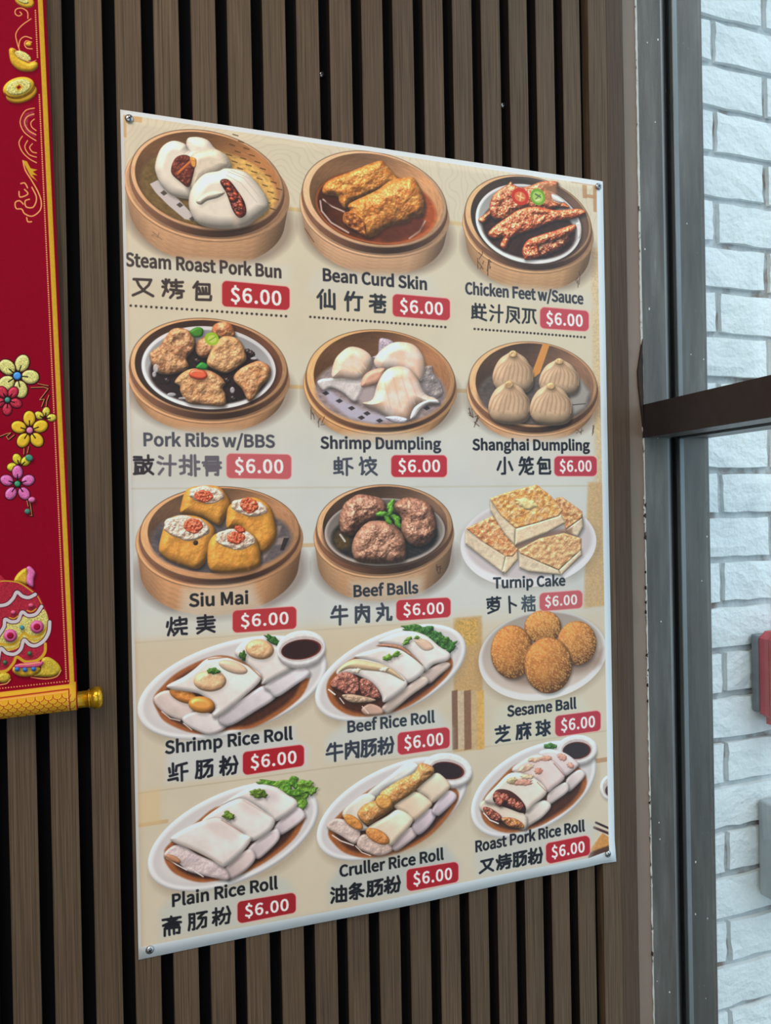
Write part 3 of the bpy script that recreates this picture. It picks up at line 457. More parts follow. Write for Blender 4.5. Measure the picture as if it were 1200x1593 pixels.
    slab([(740, 170), (800, 150), (950, 255), (955, 300), (830, 390), (790, 260)], [(830, 390), (955, 290), (960, 370), (920, 440), (850, 420)], [(830, 390), (850, 420), (800, 400)], 1, (186, 124, 76))
    F([(440, 500), (700, 400), (880, 370), (880, 440), (640, 470), (500, 560)], (120, 84, 64), .7, 4)
    slab([(490, 530), (640, 450), (820, 410), (945, 450), (945, 530), (780, 680), (640, 620), (500, 560)], [(490, 545), (640, 615), (780, 675), (800, 715), (560, 690), (495, 660)], [(780, 675), (945, 520), (950, 570), (800, 715)], 4, (204, 150, 104))
    slab([(115, 380), (310, 285), (400, 400), (490, 530), (450, 580), (400, 580), (230, 470)], [(110, 385), (230, 470), (400, 575), (380, 700), (250, 600), (110, 490)], [(400, 575), (485, 535), (490, 600), (400, 705), (375, 690)], 7)
    slab([(285, 165), (400, 120), (620, 65), (720, 140), (810, 250), (780, 290), (620, 340), (470, 380), (370, 290)], [(285, 170), (370, 290), (470, 380), (465, 498), (400, 430), (330, 320), (290, 250)], [(470, 380), (620, 335), (800, 280), (830, 340), (700, 410), (465, 500)], 10, (210, 144, 74))
    B(E(545, 200, 85, 38, 10, jit=.2), (226, 208, 150), R=6, sh=0, bump=2, alpha=.85)
    haze([(240, 760), (860, 730), (940, 840), (300, 860)], .5, (204, 202, 200), 8)
    haze([(230, 850), (960, 820), (960, 1000), (230, 1040)], .55, (204, 204, 196), 8)
    # L: sesame balls
    p.at(710, 940, 4.8)
    p.ring((645, 485, 80, 740), (120, 98, 76), soft=14, alpha=.4)
    p.ring((645, 478, 50, 715), (220, 218, 220), fn=lambda u, v: .97 + .06 * v)
    p.ring((645, 452, 62, 665), (198, 182, 172), soft=3, fn=lambda u, v: .94 + .12 * v)
    F(E(560, 560, 190, 50, 5), (120, 90, 74), .6, 8); F(E(930, 450, 120, 60, -20), (120, 90, 74), .6, 8); F([(1040, 350), (1100, 330), (1090, 450), (1030, 480)], (130, 96, 80), .4, 6)
    def ses(cx, cy, a_, b_, sd):
        B(E(cx, cy, a_, b_), (196, 128, 64), R=min(a_, b_) / 4.8, bump=0, var=.08, vs=6, sh=.4, amb=.5, spec=0, col2=(184, 112, 58), seed=sd)
        rs = np.random.RandomState(sd)
        for i in range(620):
            r_, t_ = math.sqrt(rs.rand()) * .96, rs.rand() * 6.283
            x_, y_ = cx + a_ * r_ * math.cos(t_), cy + b_ * r_ * math.sin(t_)
            lit = 1 + .16 * (-(x_ - cx) / a_ * .4 - (y_ - cy) / b_ * .8)
            L([(x_ - 2, y_ - 2), (x_ + 2, y_ + 2)], 1.15, np.clip(np.array((222, 168, 100)) * lit, 0, 255), .75, .9)
    ses(645, 170, 138, 125, 1); ses(900, 290, 148, 165, 2); ses(415, 355, 158, 200, 3); ses(685, 455, 178, 210, 4)
    haze([(350, 740), (940, 690), (1080, 900), (800, 1000), (260, 1060), (280, 800)], .6, (204, 206, 190), 8)
    # ---- rice roll plates
    def plate(cx, cy, a_, b_, ang, rim=.045):
        B(E(cx + 10, cy + 40, a_ * 1.0, b_ * 1.02, ang, 36), (150, 130, 110), R=10, amb=1, spec=0, sh=.0, aa=14, alpha=.45)
        B(E(cx, cy, a_, b_, ang, 40), (224, 222, 226), R=5, amb=.72, spec=.1, sh=0, var=.0)
        B(E(cx, cy - 2, a_ * .94, b_ * .89, ang, 40), (208, 202, 204), R=5, amb=1, spec=0, sh=0, var=.0, aa=4)
        B(E(cx, cy + 6, a_ * .86, b_ * .76, ang, 40), (214, 208, 210), R=5, amb=1, spec=0, sh=0, var=.0, aa=7)
    def sauce(P):
        B(P, (158, 92, 50), R=4, amb=1, spec=0, sh=0, aa=3, var=.1)
        p_ = np.array(P, float); c_ = p_.mean(0); B(c_ + (p_ - c_) * .90, (74, 42, 30), R=4, amb=1, spec=0, sh=0, aa=5, var=.15)
    RC = (222, 212, 210)
    def roll(P, col=RC, R=13, sh=.35, **k): B(P, col, R=R * .62, amb=.68, var=.06, vs=16, spec=.10, sp=10, sh=sh + .12, smooth=k.pop('smooth', True), aa=1.3, grad=(-.4, .7, -.28), **k)
    def cup(cx, cy, a_, b_, sa, sb, red=(56, 26, 26), ang=-8):
        B(E(cx, cy + 22, a_ * .95, b_ * .95, ang, 30), (176, 168, 170), R=6, amb=.8, sh=.35, spec=0)
        B(E(cx, cy, a_, b_, ang, 30), (226, 222, 224), R=4, amb=.75, sh=0)
        B(E(cx, cy + 4, sa * 1.1, sb * 1.25, ang, 30), (196, 184, 184), R=3, amb=1, sh=0, spec=0, aa=2)
        B(E(cx, cy + 8, sa, sb, ang, 30), (116, 44, 34), R=3, amb=1, sh=0, spec=0)
        B(E(cx - 4, cy + 8, sa * .93, sb * .92, ang, 30), red, R=3, amb=1, sh=0, spec=0, aa=2)
    def leaf(x, y, a_, b_, an, c=(72, 120, 40)): B(E(x, y, a_ * 1.05, b_ * 1.1, an, 16, .3, int(x) % 97), np.array(c) * .92, R=2.6, bump=2.5, bs=2, var=.3, vs=2, sh=.3, spec=.15, amb=.4)
    # J
    p.at(200, 970, 3.871)
    plate(625, 385, 592, 275, -17)
    sauce([(150, 450), (200, 380), (300, 290), (480, 205), (620, 200), (850, 300), (1060, 330), (1092, 330), (1040, 440), (900, 550), (740, 630), (600, 640), (480, 665), (350, 650), (220, 590), (170, 520)])
    roll([(150, 450), (240, 400), (370, 440), (400, 520), (330, 582), (210, 535)], (206, 188, 184), 8)
    roll([(330, 560), (420, 528), (560, 560), (605, 600), (560, 645), (480, 668), (400, 640), (335, 600)], (212, 202, 204), 8)
    roll([(540, 560), (700, 440), (830, 368), (895, 435), (760, 530), (600, 618)], (198, 188, 196), 9)
    roll([(820, 370), (990, 255), (1060, 262), (1092, 305), (1000, 375), (895, 442), (850, 410)], (212, 204, 212), 9)
    L([(200, 530), (250, 570), (310, 585)], 1.6, (230, 220, 220), .9); L([(330, 600), (380, 640)], 1.6, (230, 220, 220), .9)
    roll([(640, 170), (720, 95), (860, 125), (960, 150), (1012, 200), (1000, 260), (900, 320), (805, 368), (795, 320), (700, 235)], RC, 12)
    B(E(330, 432, 88, 42, 22), (206, 128, 54), R=8, bump=1, sh=.2, spec=.3)
    roll([(232, 372), (330, 320), (400, 270), (480, 208), (600, 205), (740, 265), (800, 330), (700, 435), (540, 558), (500, 545), (520, 500), (440, 430), (360, 410), (260, 395)], RC, 12)
    L([(480, 215), (600, 200), (720, 250), (800, 325)], 2, (166, 104, 66), .8, 1.5)
    B(E(440, 488, 80, 50, 8), (214, 142, 62), R=9, spec=.35, sh=.3)
    B(E(630, 262, 90, 36, 18), (224, 184, 152), R=8, sh=0, alpha=.8)
    B(E(490, 345, 98, 64, 0), (230, 186, 144), R=10, sh=.1, spec=.2, bump=1); B(E(790, 155, 86, 60, 8), (230, 180, 136), R=10, sh=.2, spec=.2, bump=1.5)
    L([(440, 380), (500, 395), (560, 375)], 1.6, (206, 144, 100), .6)
    leaf(510, 285, 36, 20, 5); leaf(690, 195, 20, 26, 0, (60, 100, 34)); leaf(870, 100, 48, 20, 28, (52, 100, 40))
    cup(1040, 148, 150, 106, 122, 60, (52, 28, 26))
    haze([(230, 710), (1000, 620), (1010, 700), (1090, 740), (1080, 860), (230, 960)], .8, (198, 202, 204), 8)
    # K
    p.at(480, 960, 4.615)
    plate(590, 400, 580, 285, -24)
    sauce([(130, 500), (180, 400), (330, 290), (560, 210), (900, 250), (1020, 290), (1030, 370), (950, 470), (800, 590), (620, 680), (400, 715), (260, 690), (160, 610)])
    leaf(760, 85, 90, 28, 5, (70, 118, 50)); leaf(860, 110, 60, 40, 40, (56, 104, 44)); leaf(930, 160, 50, 50, 0, (62, 112, 48)); leaf(1010, 200, 55, 26, -15, (64, 118, 44)); leaf(900, 200, 40, 30, 20, (40, 84, 34)); leaf(980, 165, 30, 24, 0); leaf(1020, 230, 40, 18, -30, (52, 98, 40))
    roll([(800, 420), (960, 325), (1020, 345), (940, 420), (860, 480)], (190, 170, 164), 7)
    roll([(530, 640), (700, 500), (820, 425), (860, 470), (740, 560), (620, 660), (560, 690)], (190, 172, 164), 8)
    roll([(380, 660), (440, 620), (520, 650), (530, 690), (440, 700), (400, 695)], (186, 150, 134), 5)
    roll([(500, 180), (600, 120), (720, 98), (840, 130), (940, 210), (1015, 260), (1000, 310), (900, 340), (830, 388), (760, 290), (680, 215)], RC, 12)
    roll([(330, 285), (440, 235), (560, 210), (680, 225), (780, 300), (832, 385), (720, 470), (640, 420), (500, 330)], RC, 12)
    B([(480, 205), (560, 190), (680, 215), (790, 310), (820, 350), (760, 300), (660, 235), (560, 215)], (176, 124, 100), R=3, bump=2, sh=0)
    roll([(200, 390), (250, 340), (340, 300), (480, 320), (620, 380), (710, 475), (630, 560), (540, 612), (520, 560), (460, 480), (330, 410), (220, 420)], RC, 12)
    B([(215, 400), (240, 345), (330, 305), (470, 325), (600, 370), (690, 460), (560, 400), (400, 380), (290, 370)], (222, 186, 142), R=8, sh=0, alpha=.85)
    k_ = dict(R=6, bump=5, bs=2, var=.25, vs=2.2, spec=.2, col2=(176, 118, 104), sh=.4, amb=.36)
    B([(155, 490), (200, 420), (270, 392), (350, 430), (375, 500), (340, 560), (280, 560), (230, 530)], (142, 78, 66), **k_)
    B([(370, 450), (430, 450), (500, 520), (515, 580), (440, 585), (380, 550)], (136, 76, 64), **k_)
    B([(240, 560), (330, 555), (480, 590), (430, 610), (300, 610)], (186, 156, 132), R=4, bump=3, bs=2, sh=.3)
    L([(145, 520), (190, 555)], 2.4, (232, 226, 226)); L([(225, 580), (255, 620)], 1.6, (226, 216, 214)); L([(385, 640), (430, 690)], 1.6, (226, 210, 204))
    for q in ((540, 375), (340, 385)): B(E(q[0], q[1], 36, 18, -20, jit=.25), (232, 212, 190), R=3, bump=1, sh=.1)
    for q in ((720, 155, 28, 14), (700, 185, 26, 16), (630, 265, 30, 18), (570, 290, 34, 20), (775, 145, 20, 12)): leaf(q[0], q[1], q[2], q[3], -20, (110, 156, 54))
    B([(760, 170), (840, 160), (900, 220), (830, 240)], (206, 158, 122), R=6, sh=0, alpha=.6)
    haze([(280, 740), (920, 660), (1030, 800), (1030, 960), (120, 1040), (120, 880)], .75, (198, 202, 202), 9)
    # M
    p.at(200, 1190, 3.871)
    plate(630, 430, 550, 270, -24)
    sauce([(215, 540), (240, 480), (400, 350), (560, 245), (800, 300), (1040, 320), (1060, 330), (1000, 440), (860, 560), (700, 650), (560, 690), (420, 705), (290, 660), (230, 600)])
    for q in ((850, 108, 70, 18, 5), (920, 120, 45, 34, 0), (990, 105, 36, 30, 10), (950, 150, 40, 30, 30), (1060, 130, 45, 38, 0), (1100, 150, 34, 28, 0), (1040, 200, 40, 44, 60), (1010, 170, 50, 20, 0), (1040, 240, 24, 26, 0), (1080, 110, 30, 16, 0)): leaf(*q, (84, 136, 40) if q[0] % 20 else (110, 156, 54))
    roll([(880, 370), (1000, 255), (1062, 290), (1040, 340), (910, 425)], (204, 190, 196), 7)
    roll([(720, 500), (880, 385), (910, 440), (830, 530), (770, 565)], (200, 186, 190), 7)
    roll([(580, 620), (720, 505), (765, 560), (700, 640), (600, 692)], (196, 178, 178), 8)
    roll([(212, 545), (270, 485), (340, 490), (420, 540), (560, 600), (605, 660), (590, 692), (480, 672), (360, 640), (300, 590)], (200, 182, 184), 8, bump=3, bs=5)
    L([(230, 560), (290, 600), (350, 632)], 1.8, (230, 222, 222)); L([(400, 640), (450, 672)], 1.8, (230, 222, 222)); B(E(270, 565, 50, 20, 25), (180, 120, 80), R=4, sh=0, alpha=.8)
    roll([(560, 240), (640, 180), (760, 118), (880, 130), (960, 180), (1012, 215), (1005, 260), (890, 340), (850, 310), (780, 250), (680, 210)], RC, 13)
    roll([(440, 340), (520, 270), (620, 215), (700, 205), (820, 280), (882, 330), (850, 400), (740, 460), (680, 405), (560, 340)], RC, 13)
    roll([(255, 435), (350, 375), (460, 330), (560, 322), (680, 405), (740, 440), (690, 520), (600, 600), (560, 612), (500, 570), (380, 510), (280, 470)], RC, 13)
    F(E(560, 385, 110, 55, 25), (206, 186, 184), .5, 9); F(E(730, 260, 80, 40, 35), (206, 184, 182), .45, 9); F(E(850, 180, 60, 36, 40), (204, 184, 192), .5, 8)
    L([(300, 465), (420, 520), (560, 590)], 1.4, (196, 170, 150), .8); L([(560, 330), (690, 408)], 1.6, (180, 140, 118), .8); L([(690, 212), (790, 270), (860, 310)], 1.2, (190, 160, 146), .6)
    for q in ((760, 170, 30, 20), (800, 175, 30, 22), (780, 160, 26, 14), (600, 300, 32, 20), (612, 312, 26, 16)): leaf(q[0], q[1], q[2], q[3], 5, (104, 134, 44))
    haze([(260, 790), (900, 670), (960, 700), (1010, 770), (1000, 880), (620, 990), (190, 1050), (190, 880)], .75, (188, 192, 188), 9)
    # N
    p.at(480, 1160, 4.615)
    plate(600, 450, 590, 290, -27)
    sauce([(140, 620), (200, 510), (400, 340), (600, 240), (900, 220), (1060, 310), (1068, 400), (980, 530), (840, 660), (640, 760), (430, 800), (270, 770), (180, 700)])
    cup(1000, 170, 180, 118, 120, 62, (46, 28, 34), 8)
    roll([(130, 580), (200, 520), (340, 560), (370, 630), (330, 700), (240, 650)], (206, 182, 176), 8, bump=3, bs=3)
    roll([(345, 690), (400, 630), (560, 690), (600, 740), (500, 782), (370, 740)], (198, 172, 164), 8, bump=3, bs=3)
    roll([(600, 700), (720, 580), (775, 630), (700, 700), (620, 750)], (190, 172, 176), 8)
    roll([(740, 560), (860, 450), (915, 490), (860, 580), (780, 635)], (194, 178, 188), 8)
    roll([(880, 460), (980, 330), (1040, 330), (1060, 380), (960, 480), (920, 500)], (196, 182, 192), 8)
    roll([(420, 340), (600, 200), (720, 115), (790, 150), (700, 230), (560, 300), (480, 370)], (212, 210, 208), 10)
    roll([(240, 490), (340, 380), (420, 340), (480, 370), (440, 430), (380, 530), (430, 590), (350, 600)], (216, 208, 196), 9)
    roll([(770, 310), (860, 230), (930, 195), (1010, 270), (1000, 320), (890, 410), (850, 370)], (224, 202, 180), 12)
    roll([(610, 430), (720, 350), (780, 330), (880, 400), (860, 450), (740, 545), (700, 490)], (226, 200, 176), 12)
    roll([(420, 590), (560, 500), (640, 455), (730, 500), (740, 550), (650, 650), (585, 712), (540, 650)], (228, 208, 186), 12)
    B(E(320, 545, 80, 38, 35), (214, 140, 70), R=5, bump=2, sh=.2, var=.15); B(E(492, 645, 92, 46, 28), (206, 132, 72), R=5, bump=2, sh=.2, var=.2)
    B([(350, 480), (400, 420), (500, 380), (520, 330), (640, 250), (760, 190), (800, 125), (890, 150), (900, 200), (820, 270), (740, 340), (620, 420), (590, 460), (470, 540), (420, 565), (370, 530)], (204, 136, 76), R=13, bump=3.4, bs=3, var=.14, vs=3, spec=.15, col2=(222, 166, 112), sh=.45, amb=.42)
    B(E(540, 400, 62, 52, 20), (214, 150, 80), R=5, bump=2, sh=.15)
    L([(170, 640), (230, 680), (320, 710)], 2, (224, 210, 204)); L([(335, 715), (380, 760), (440, 782)], 1.6, (224, 210, 204))
    haze([(230, 850), (980, 710), (1080, 850), (1060, 980), (600, 1070), (150, 1130), (150, 980)], .75, (178, 184, 184), 9)
    # O
    p.at(710, 1130, 4.615)
    plate(555, 450, 495, 285, -30)
    sauce([(180, 640), (190, 530), (300, 390), (480, 250), (800, 260), (920, 340), (930, 440), (840, 560), (700, 660), (560, 730), (380, 765), (240, 720)])
    cup(865, 165, 150, 105, 102, 62, (52, 42, 46), -4)
    leaf(675, 140, 42, 18, 5, (70, 120, 56))
    roll([(790, 380), (880, 310), (925, 350), (860, 430), (800, 470)], (200, 186, 186), 7)
    roll([(660, 480), (780, 400), (805, 460), (720, 530), (660, 560)], (206, 190, 188), 7)
    roll([(500, 610), (620, 530), (680, 570), (620, 650), (530, 710), (490, 740)], (204, 190, 184), 8)
    roll([(165, 560), (240, 520), (400, 590), (500, 640), (490, 740), (380, 700), (200, 620)], (214, 196, 180), 8)
    k_ = dict(R=5, bump=5, bs=2, var=.3, vs=2.2, spec=.3, col2=(170, 96, 78), sh=.4, amb=.36)
    B([(190, 590), (230, 580), (320, 640), (310, 680), (240, 660)], (126, 58, 46), **k_); B([(320, 660), (400, 655), (470, 690), (480, 730), (380, 720)], (170, 110, 52), **k_)
    roll([(590, 200), (660, 160), (780, 190), (870, 260), (860, 300), (770, 360), (700, 290)], (222, 204, 206), 10)
    roll([(400, 320), (480, 240), (590, 200), (700, 250), (780, 360), (700, 440), (650, 470), (580, 390)], (222, 198, 196), 12)
    roll([(200, 530), (290, 420), (400, 330), (560, 370), (650, 470), (560, 560), (500, 612), (440, 560), (300, 560)], (222, 206, 196), 12)
    for q, c_ in (((640, 230, 50, 20, 0), (214, 140, 110)), ((560, 240, 46, 18, 0), (220, 160, 128)), ((500, 300, 60, 24, -20), (222, 176, 144)), ((590, 320, 30, 24, 0), (206, 116, 90)), ((470, 400, 80, 26, 0), (206, 132, 112)), ((400, 390, 40, 22, -20), (176, 160, 110)), ((760, 220, 40, 24, 30), (214, 140, 120)), ((510, 360, 50, 20, 0), (232, 190, 150)), ((820, 280, 30, 20, 30), (214, 140, 120))):
        B(E(*q, n=30, jit=.16, seed=int(q[0])), c_, R=4, bump=2.5, bs=2.2, sh=.05, var=.15, alpha=.75)
    L([(580, 400), (650, 470)], 1.4, (170, 120, 100), .7); L([(700, 265), (780, 355)], 1.4, (150, 104, 90), .8)
    B([(262, 520), (290, 455), (380, 460), (460, 520), (500, 590), (470, 620), (380, 590), (300, 560)], (70, 32, 28), R=4, sh=.2)
    for q in ((295, 500), (345, 510), (400, 545), (450, 570), (310, 540)): B(E(q[0], q[1], 34, 32, 0, jit=.12), (150, 72, 58), **k_)
    L([(195, 620), (240, 670), (300, 695)], 2.2, (226, 216, 214))
    # dish edge and chopsticks at the right rim of the print
    B(E(1110, 440, 78, 92, 0, 30), (214, 210, 210), R=4, sh=.2, amb=.7); B(E(1115, 440, 60, 72, 0, 30), (178, 166, 160), R=3, amb=1, sh=0); B(E(1125, 460, 55, 48, 0, 30), (60, 36, 36), R=3, amb=1, sh=0)
    F([(950, 890), (1050, 765), (1105, 800), (1105, 860), (1000, 900)], (200, 140, 76), 1, 1.2, noise=.1); F([(945, 905), (1105, 850), (1105, 930), (945, 945)], (74, 44, 32), .95, 2)
    L([(1003, 690), (1120, 742)], 3.4, (50, 30, 34)); L([(990, 725), (1120, 778)], 4, (62, 34, 34)); L([(995, 722), (1120, 770)], 1, (130, 80, 80), .7)
    haze([(130, 830), (920, 670), (1000, 700), (960, 930), (600, 1000), (150, 1080), (130, 960)], .7, (192, 194, 192), 9)
    F([(200, 430), (120, 420)], (0, 0, 0), 0, 1)
    # ---- lettering; greyer inks carry the vinyl's glare in their colour
    DK, GR = (34, 30, 34), (58, 58, 68)
    for t, a_, b_, cap, c_ in (("Steam Roast Pork Bun", (196, 413.5), (438.5, 432.5), 19.6, (62, 50, 48)), ("Bean Curd Skin", (502, 436.5), (665, 451), 18.2, (44, 42, 50)), ("Chicken Feet w/Sauce", (724.5, 457), (907.5, 473), 17, (52, 52, 60)),
                               ("Pork Ribs w/BBS", (222.7, 693.5), (427.5, 696), 19.2, (74, 74, 84)), ("Shrimp Dumpling", (499.5, 697.5), (685.5, 699), 17.2, (44, 44, 56)), ("Shanghai Dumpling", (736, 700), (917, 700.5), 16, (24, 26, 36)),
                               ("Siu Mai", (295, 943.5), (386.8, 938.6), 19, DK), ("Beef Balls", (549.6, 928.5), (650.2, 922.3), 17.2, (44, 46, 56)), ("Turnip Cake", (768.3, 915), (879.2, 910.5), 15.8, (40, 44, 54)),
                               ("Shrimp Rice Roll", (257.6, 1172.5), (455, 1149.5), 18.6, (22, 24, 34)), ("Beef Rice Roll", (540.2, 1139.5), (676, 1123), 17, (44, 50, 62)), ("Sesame Ball", (789.8, 1114.5), (896.5, 1101.5), 15.8, (26, 30, 46)),
                               ("Plain Rice Roll", (267.2, 1410.5), (431.7, 1381.7), 18.2, (20, 20, 26)), ("Cruller Rice Roll", (528, 1362.8), (688.7, 1334.9), 16.6, (16, 18, 24)), ("Roast Pork Rice Roll", (738.8, 1324.8), (909.3, 1292), 16, (20, 22, 32))):
        p.text(t, a_, b_, cap, c_)
    p.at(0, 0, 1)
    for x0, x1, a0, a1, b0, b1, c_ in ((345.7, 450.5, 437, 477, 446, 482, (172, 38, 46)), (611, 700, 457.6, 492.5, 464.4, 498, (178, 52, 60)), (840.4, 916, 478, 511, 483.6, 515, (186, 70, 82)), (352.6, 453, 706, 743.6, 707.5, 745, (190, 92, 98)),
                                   (608.6, 695.3, 708.5, 742, 708.5, 742, (180, 46, 60)), (862.4, 928.6, 710, 740.5, 710, 740.5, (178, 56, 72)), (362, 461, 950, 983.6, 944, 978, (176, 50, 56)), (616.5, 701, 933.7, 965, 930, 960, (178, 44, 56)),
                                   (839.3, 906, 923, 950, 918.8, 946, (192, 92, 98)), (378, 473, 1170, 1204.6, 1159, 1192, (168, 26, 38)), (618.7, 699.5, 1140, 1173.4, 1131.8, 1163.7, (178, 52, 64)), (864, 934.6, 1114, 1145, 1106, 1137, (176, 52, 68)),
                                   (369.7, 460, 1403, 1435.4, 1389, 1420, (152, 30, 38)), (631, 711.8, 1350.7, 1383, 1340, 1371, (164, 20, 36)), (849.3, 917, 1312, 1342, 1300, 1330, (168, 26, 42))):
        rr = 7  # paler tag reds have glare painted into them
        P = np.array([(x0 + rr, a0 + rr * (b0 - a0) / (x1 - x0) + rr), (x1 - rr, b0 + rr), (x1 - rr, b1 - rr), (x0 + rr, a1 - rr)])
        F(P, (222, 150, 150), .8, 1.2, grow=rr + 1.3); F(P, c_, 1, .8, grow=rr)
        w = x1 - x0; h = a1 - a0
        f = lambda t, v: (x0 + w * t, a0 * (1 - t) + b0 * t + h * v)
        p.text("$6.00", f(.13, .77), f(.88, .755), h * .54, (244, 230, 232), bold=.8, track=16); p.at(0, 0, 1)
    for x0, y0, x1, y1, n_, r_ in ((203.5, 475.5, 445, 492, 32, 2.0), (483, 493, 693, 509, 33, 1.9), (738.6, 511.8, 909.8, 524.8, 31, 1.8)):
        for i in range(n_):
            t = i / (n_ - 1); t = t * (1 + (1 - t) * .03); x, y = x0 + (x1 - x0) * t, y0 + (y1 - y0) * t
            L([(x, y), (x + .01, y)], r_ * 2, (58, 48, 46), 1., .9)
    for o, w_, c_, S in HANZI:
        p.at(*o); p.strokes(S, w_, c_)
    p.at(0, 0, 1)
    # ---- even colour gain over the whole print, then the white paper margin
    p.C = np.clip(p.C * gain, 0, 1)
    m = inside(X, Y, [PRINT_AREA]); d = seg_dist(X, Y, PRINT_AREA); sd = np.where(m, -d, d)
    a = np.clip(.5 - sd / .8, 0, 1)[..., None]
    p.C = p.C * a + np.array([.93, .93, .93], np.float32) * (1 - a)

def paint_scroll(p, gain):
    B, F, L, E = p.blob, p.flat, p.line, p.el
    X, Y = p.X, p.Y
    GO = (206, 158, 44); PE = (232, 166, 96); GL_ = (204, 190, 112)
    p.C *= (1 + .08 * fbm(X / 3, Y / 3, 5, 2))[..., None]
    ex = lambda y: 71.5 + .0455 * y
    # gold border, bead line
    p.at(0, 0, 1)
    F([(ex(-700) - 13.5, -700), (ex(-700) - 5.5, -700), (ex(1065) - 4, 1065), (ex(1065) - 11.5, 1065)], (214, 162, 46), 1, 1., noise=.05)
    for y in np.arange(-480, 1058, 3.45):
        if 92 < y < 146 or -30 < y < 16: continue
        x = ex(y) - 17.2 + .0008 * y; L([(x, y), (x + .01, y)], 2.5, PE, 1.)
    def gl(pts, w=1.7, c=PE): p.flat(smooth_open(pts), c, 1, .8, closed=False, w=w)
    p.at(0, 0, 4.19)
    B(E(160, 10, 66, 40, 20), GO, R=4, sh=0, var=.2, vs=1.5); B(E(150, 5, 40, 20, 20), GL_, R=3, sh=0, var=.5, vs=1)
    for q in ([(182, 122), (178, 78), (140, 55), (104, 64), (100, 92), (122, 106), (142, 95), (130, 80)], [(202, 125), (140, 170), (104, 222), (112, 280), (130, 335)], [(206, 252), (165, 240), (132, 262), (122, 310)], [(210, 320), (175, 315), (160, 290), (172, 268), (206, 276)]): gl(q)
    B(E(186, 290, 20, 16, 10), GO, R=3, sh=0)
    B([(58, 335), (72, 314), (95, 322), (115, 368), (180, 410), (222, 402), (246, 415), (243, 445), (205, 468), (130, 462), (75, 415)], GO, R=6, sh=.2, var=.12, vs=2)
    B(E(150, 368, 58, 28, 28), GL_, R=3, sh=0, var=.6, vs=.8); gl([(70, 316), (100, 325), (120, 365), (190, 405), (235, 395)], 1.2)
    B(E(140, 610, 104, 60, -16), GO, R=4, sh=.2); B(E(122, 572, 105, 66, -16), GO, R=5, sh=.2, var=.1); B(E(122, 570, 84, 50, -16), GL_, R=3, sh=0, var=.6, vs=.8); gl([(30, 610), (70, 640), (140, 640), (210, 600), (232, 555)], 1., (80, 30, 10))
    F([(98, 570), (128, 545), (152, 570), (118, 600)], GO, 1, .8); F([(108, 570), (126, 556), (138, 570), (120, 586)], (130, 20, 30), 1, .8)
    F([(222, 720), (160, 740), (140, 800), (165, 860), (232, 900), (232, 870), (180, 830), (185, 770), (222, 760)], (150, 40, 60), 1, 1, noise=.5, ns=.8)
    for q in ([(224, 706), (165, 724), (132, 790), (150, 852), (190, 890), (235, 918)], [(222, 745), (180, 760), (160, 800), (185, 850), (235, 880)], [(224, 778), (202, 800), (208, 830), (235, 852)], [(146, 890), (124, 932), (145, 990), (190, 1035), (238, 1062)], [(180, 918), (162, 960), (190, 1008), (238, 1026)], [(212, 938), (194, 962), (210, 990), (238, 998)]): gl(q)
    F([(145, 1045), (175, 1052), (200, 1098), (245, 1108), (215, 1120), (245, 1145), (210, 1140), (245, 1185), (200, 1150)], GO, 1, 1)
    for q in ([(150, 1050), (165, 1110), (205, 1175), (245, 1245), (268, 1310), (262, 1370), (212, 1410), (162, 1395), (142, 1365), (106, 1360), (100, 1322), (128, 1310), (152, 1332)], [(208, 1222), (238, 1290), (218, 1350), (172, 1350), (164, 1312), (192, 1300)], [(136, 1198), (162, 1195), (180, 1226)], [(124, 1250), (132, 1286), (182, 1266), (160, 1236)], [(174, 1420), (182, 1446), (206, 1446)]): gl(q, 2.1)
    p.at(0, 530, 5.495)
    def petals(cx, cy, dist, r_, col, cc, cr, a0=0., ks=range(5), var=.4):
        for k in ks:
            a_ = math.radians(a0 + 72 * k); x, y = cx + dist * math.cos(a_), cy + dist * math.sin(a_) * 1.05
            B(E(x, y, r_ * 1.12, r_ * .92, a0 + 72 * k), (60, 8, 20), R=3, sh=0)
            B(E(x, y, r_, r_ * .8, a0 + 72 * k), col, R=4, amb=.6, sh=0, var=var, vs=.9)
        for k in ks:
            a_ = math.radians(a0 + 72 * k); L([(cx, cy), (cx + dist * .8 * math.cos(a_), cy + dist * .84 * math.sin(a_))], 1.7, (20, 12, 12))
        if cr: B(E(cx, cy, cr * 1.25, cr * 1.25), (20, 12, 12), R=3, sh=0); B(E(cx, cy, cr, cr), cc, R=3, sh=0)
    for q in ([(330, 372), (420, 390)], [(270, 405), (380, 402), (418, 415), (345, 510), (385, 505), (362, 568)], [(425, 470), (405, 520), (400, 565)], [(0, 825), (60, 800), (98, 792), (60, 825), (80, 850), (128, 810)], [(212, 925), (210, 975)], [(252, 910), (240, 965)], [(232, 1355), (248, 1420)], [(262, 1380), (280, 1500), (262, 1498)]):
        L(q, 2.6, (24, 10, 12)); L([(a_ - 6, b_ - 4) for a_, b_ in q], 1., PE)
    petals(148, 303, 112, 74, (206, 198, 120), (70, 140, 216), 34, -68)
    petals(65, 508, 78, 50, (178, 44, 66), (66, 132, 120), 24, 20)
    petals(385, 668, 58, 40, (208, 188, 70), PE, 0, -80, (0, 4, 1)); petals(255, 768, 98, 64, (216, 172, 44), (214, 110, 150), 28, -92, var=.08)
    petals(172, 1075, 66, 46, (206, 184, 50), PE, 0, 175, (0, 1, 2)); B(E(250, 1002, 34, 28, 20), (62, 128, 106), R=3)
    petals(150, 1225, 96, 56, (206, 100, 160), (58, 132, 100), 26, -90)
    B(E(272, 1360, 30, 24, -10), (206, 100, 150), R=3); B(E(235, 1460, 26, 24), (62, 116, 100), R=3)
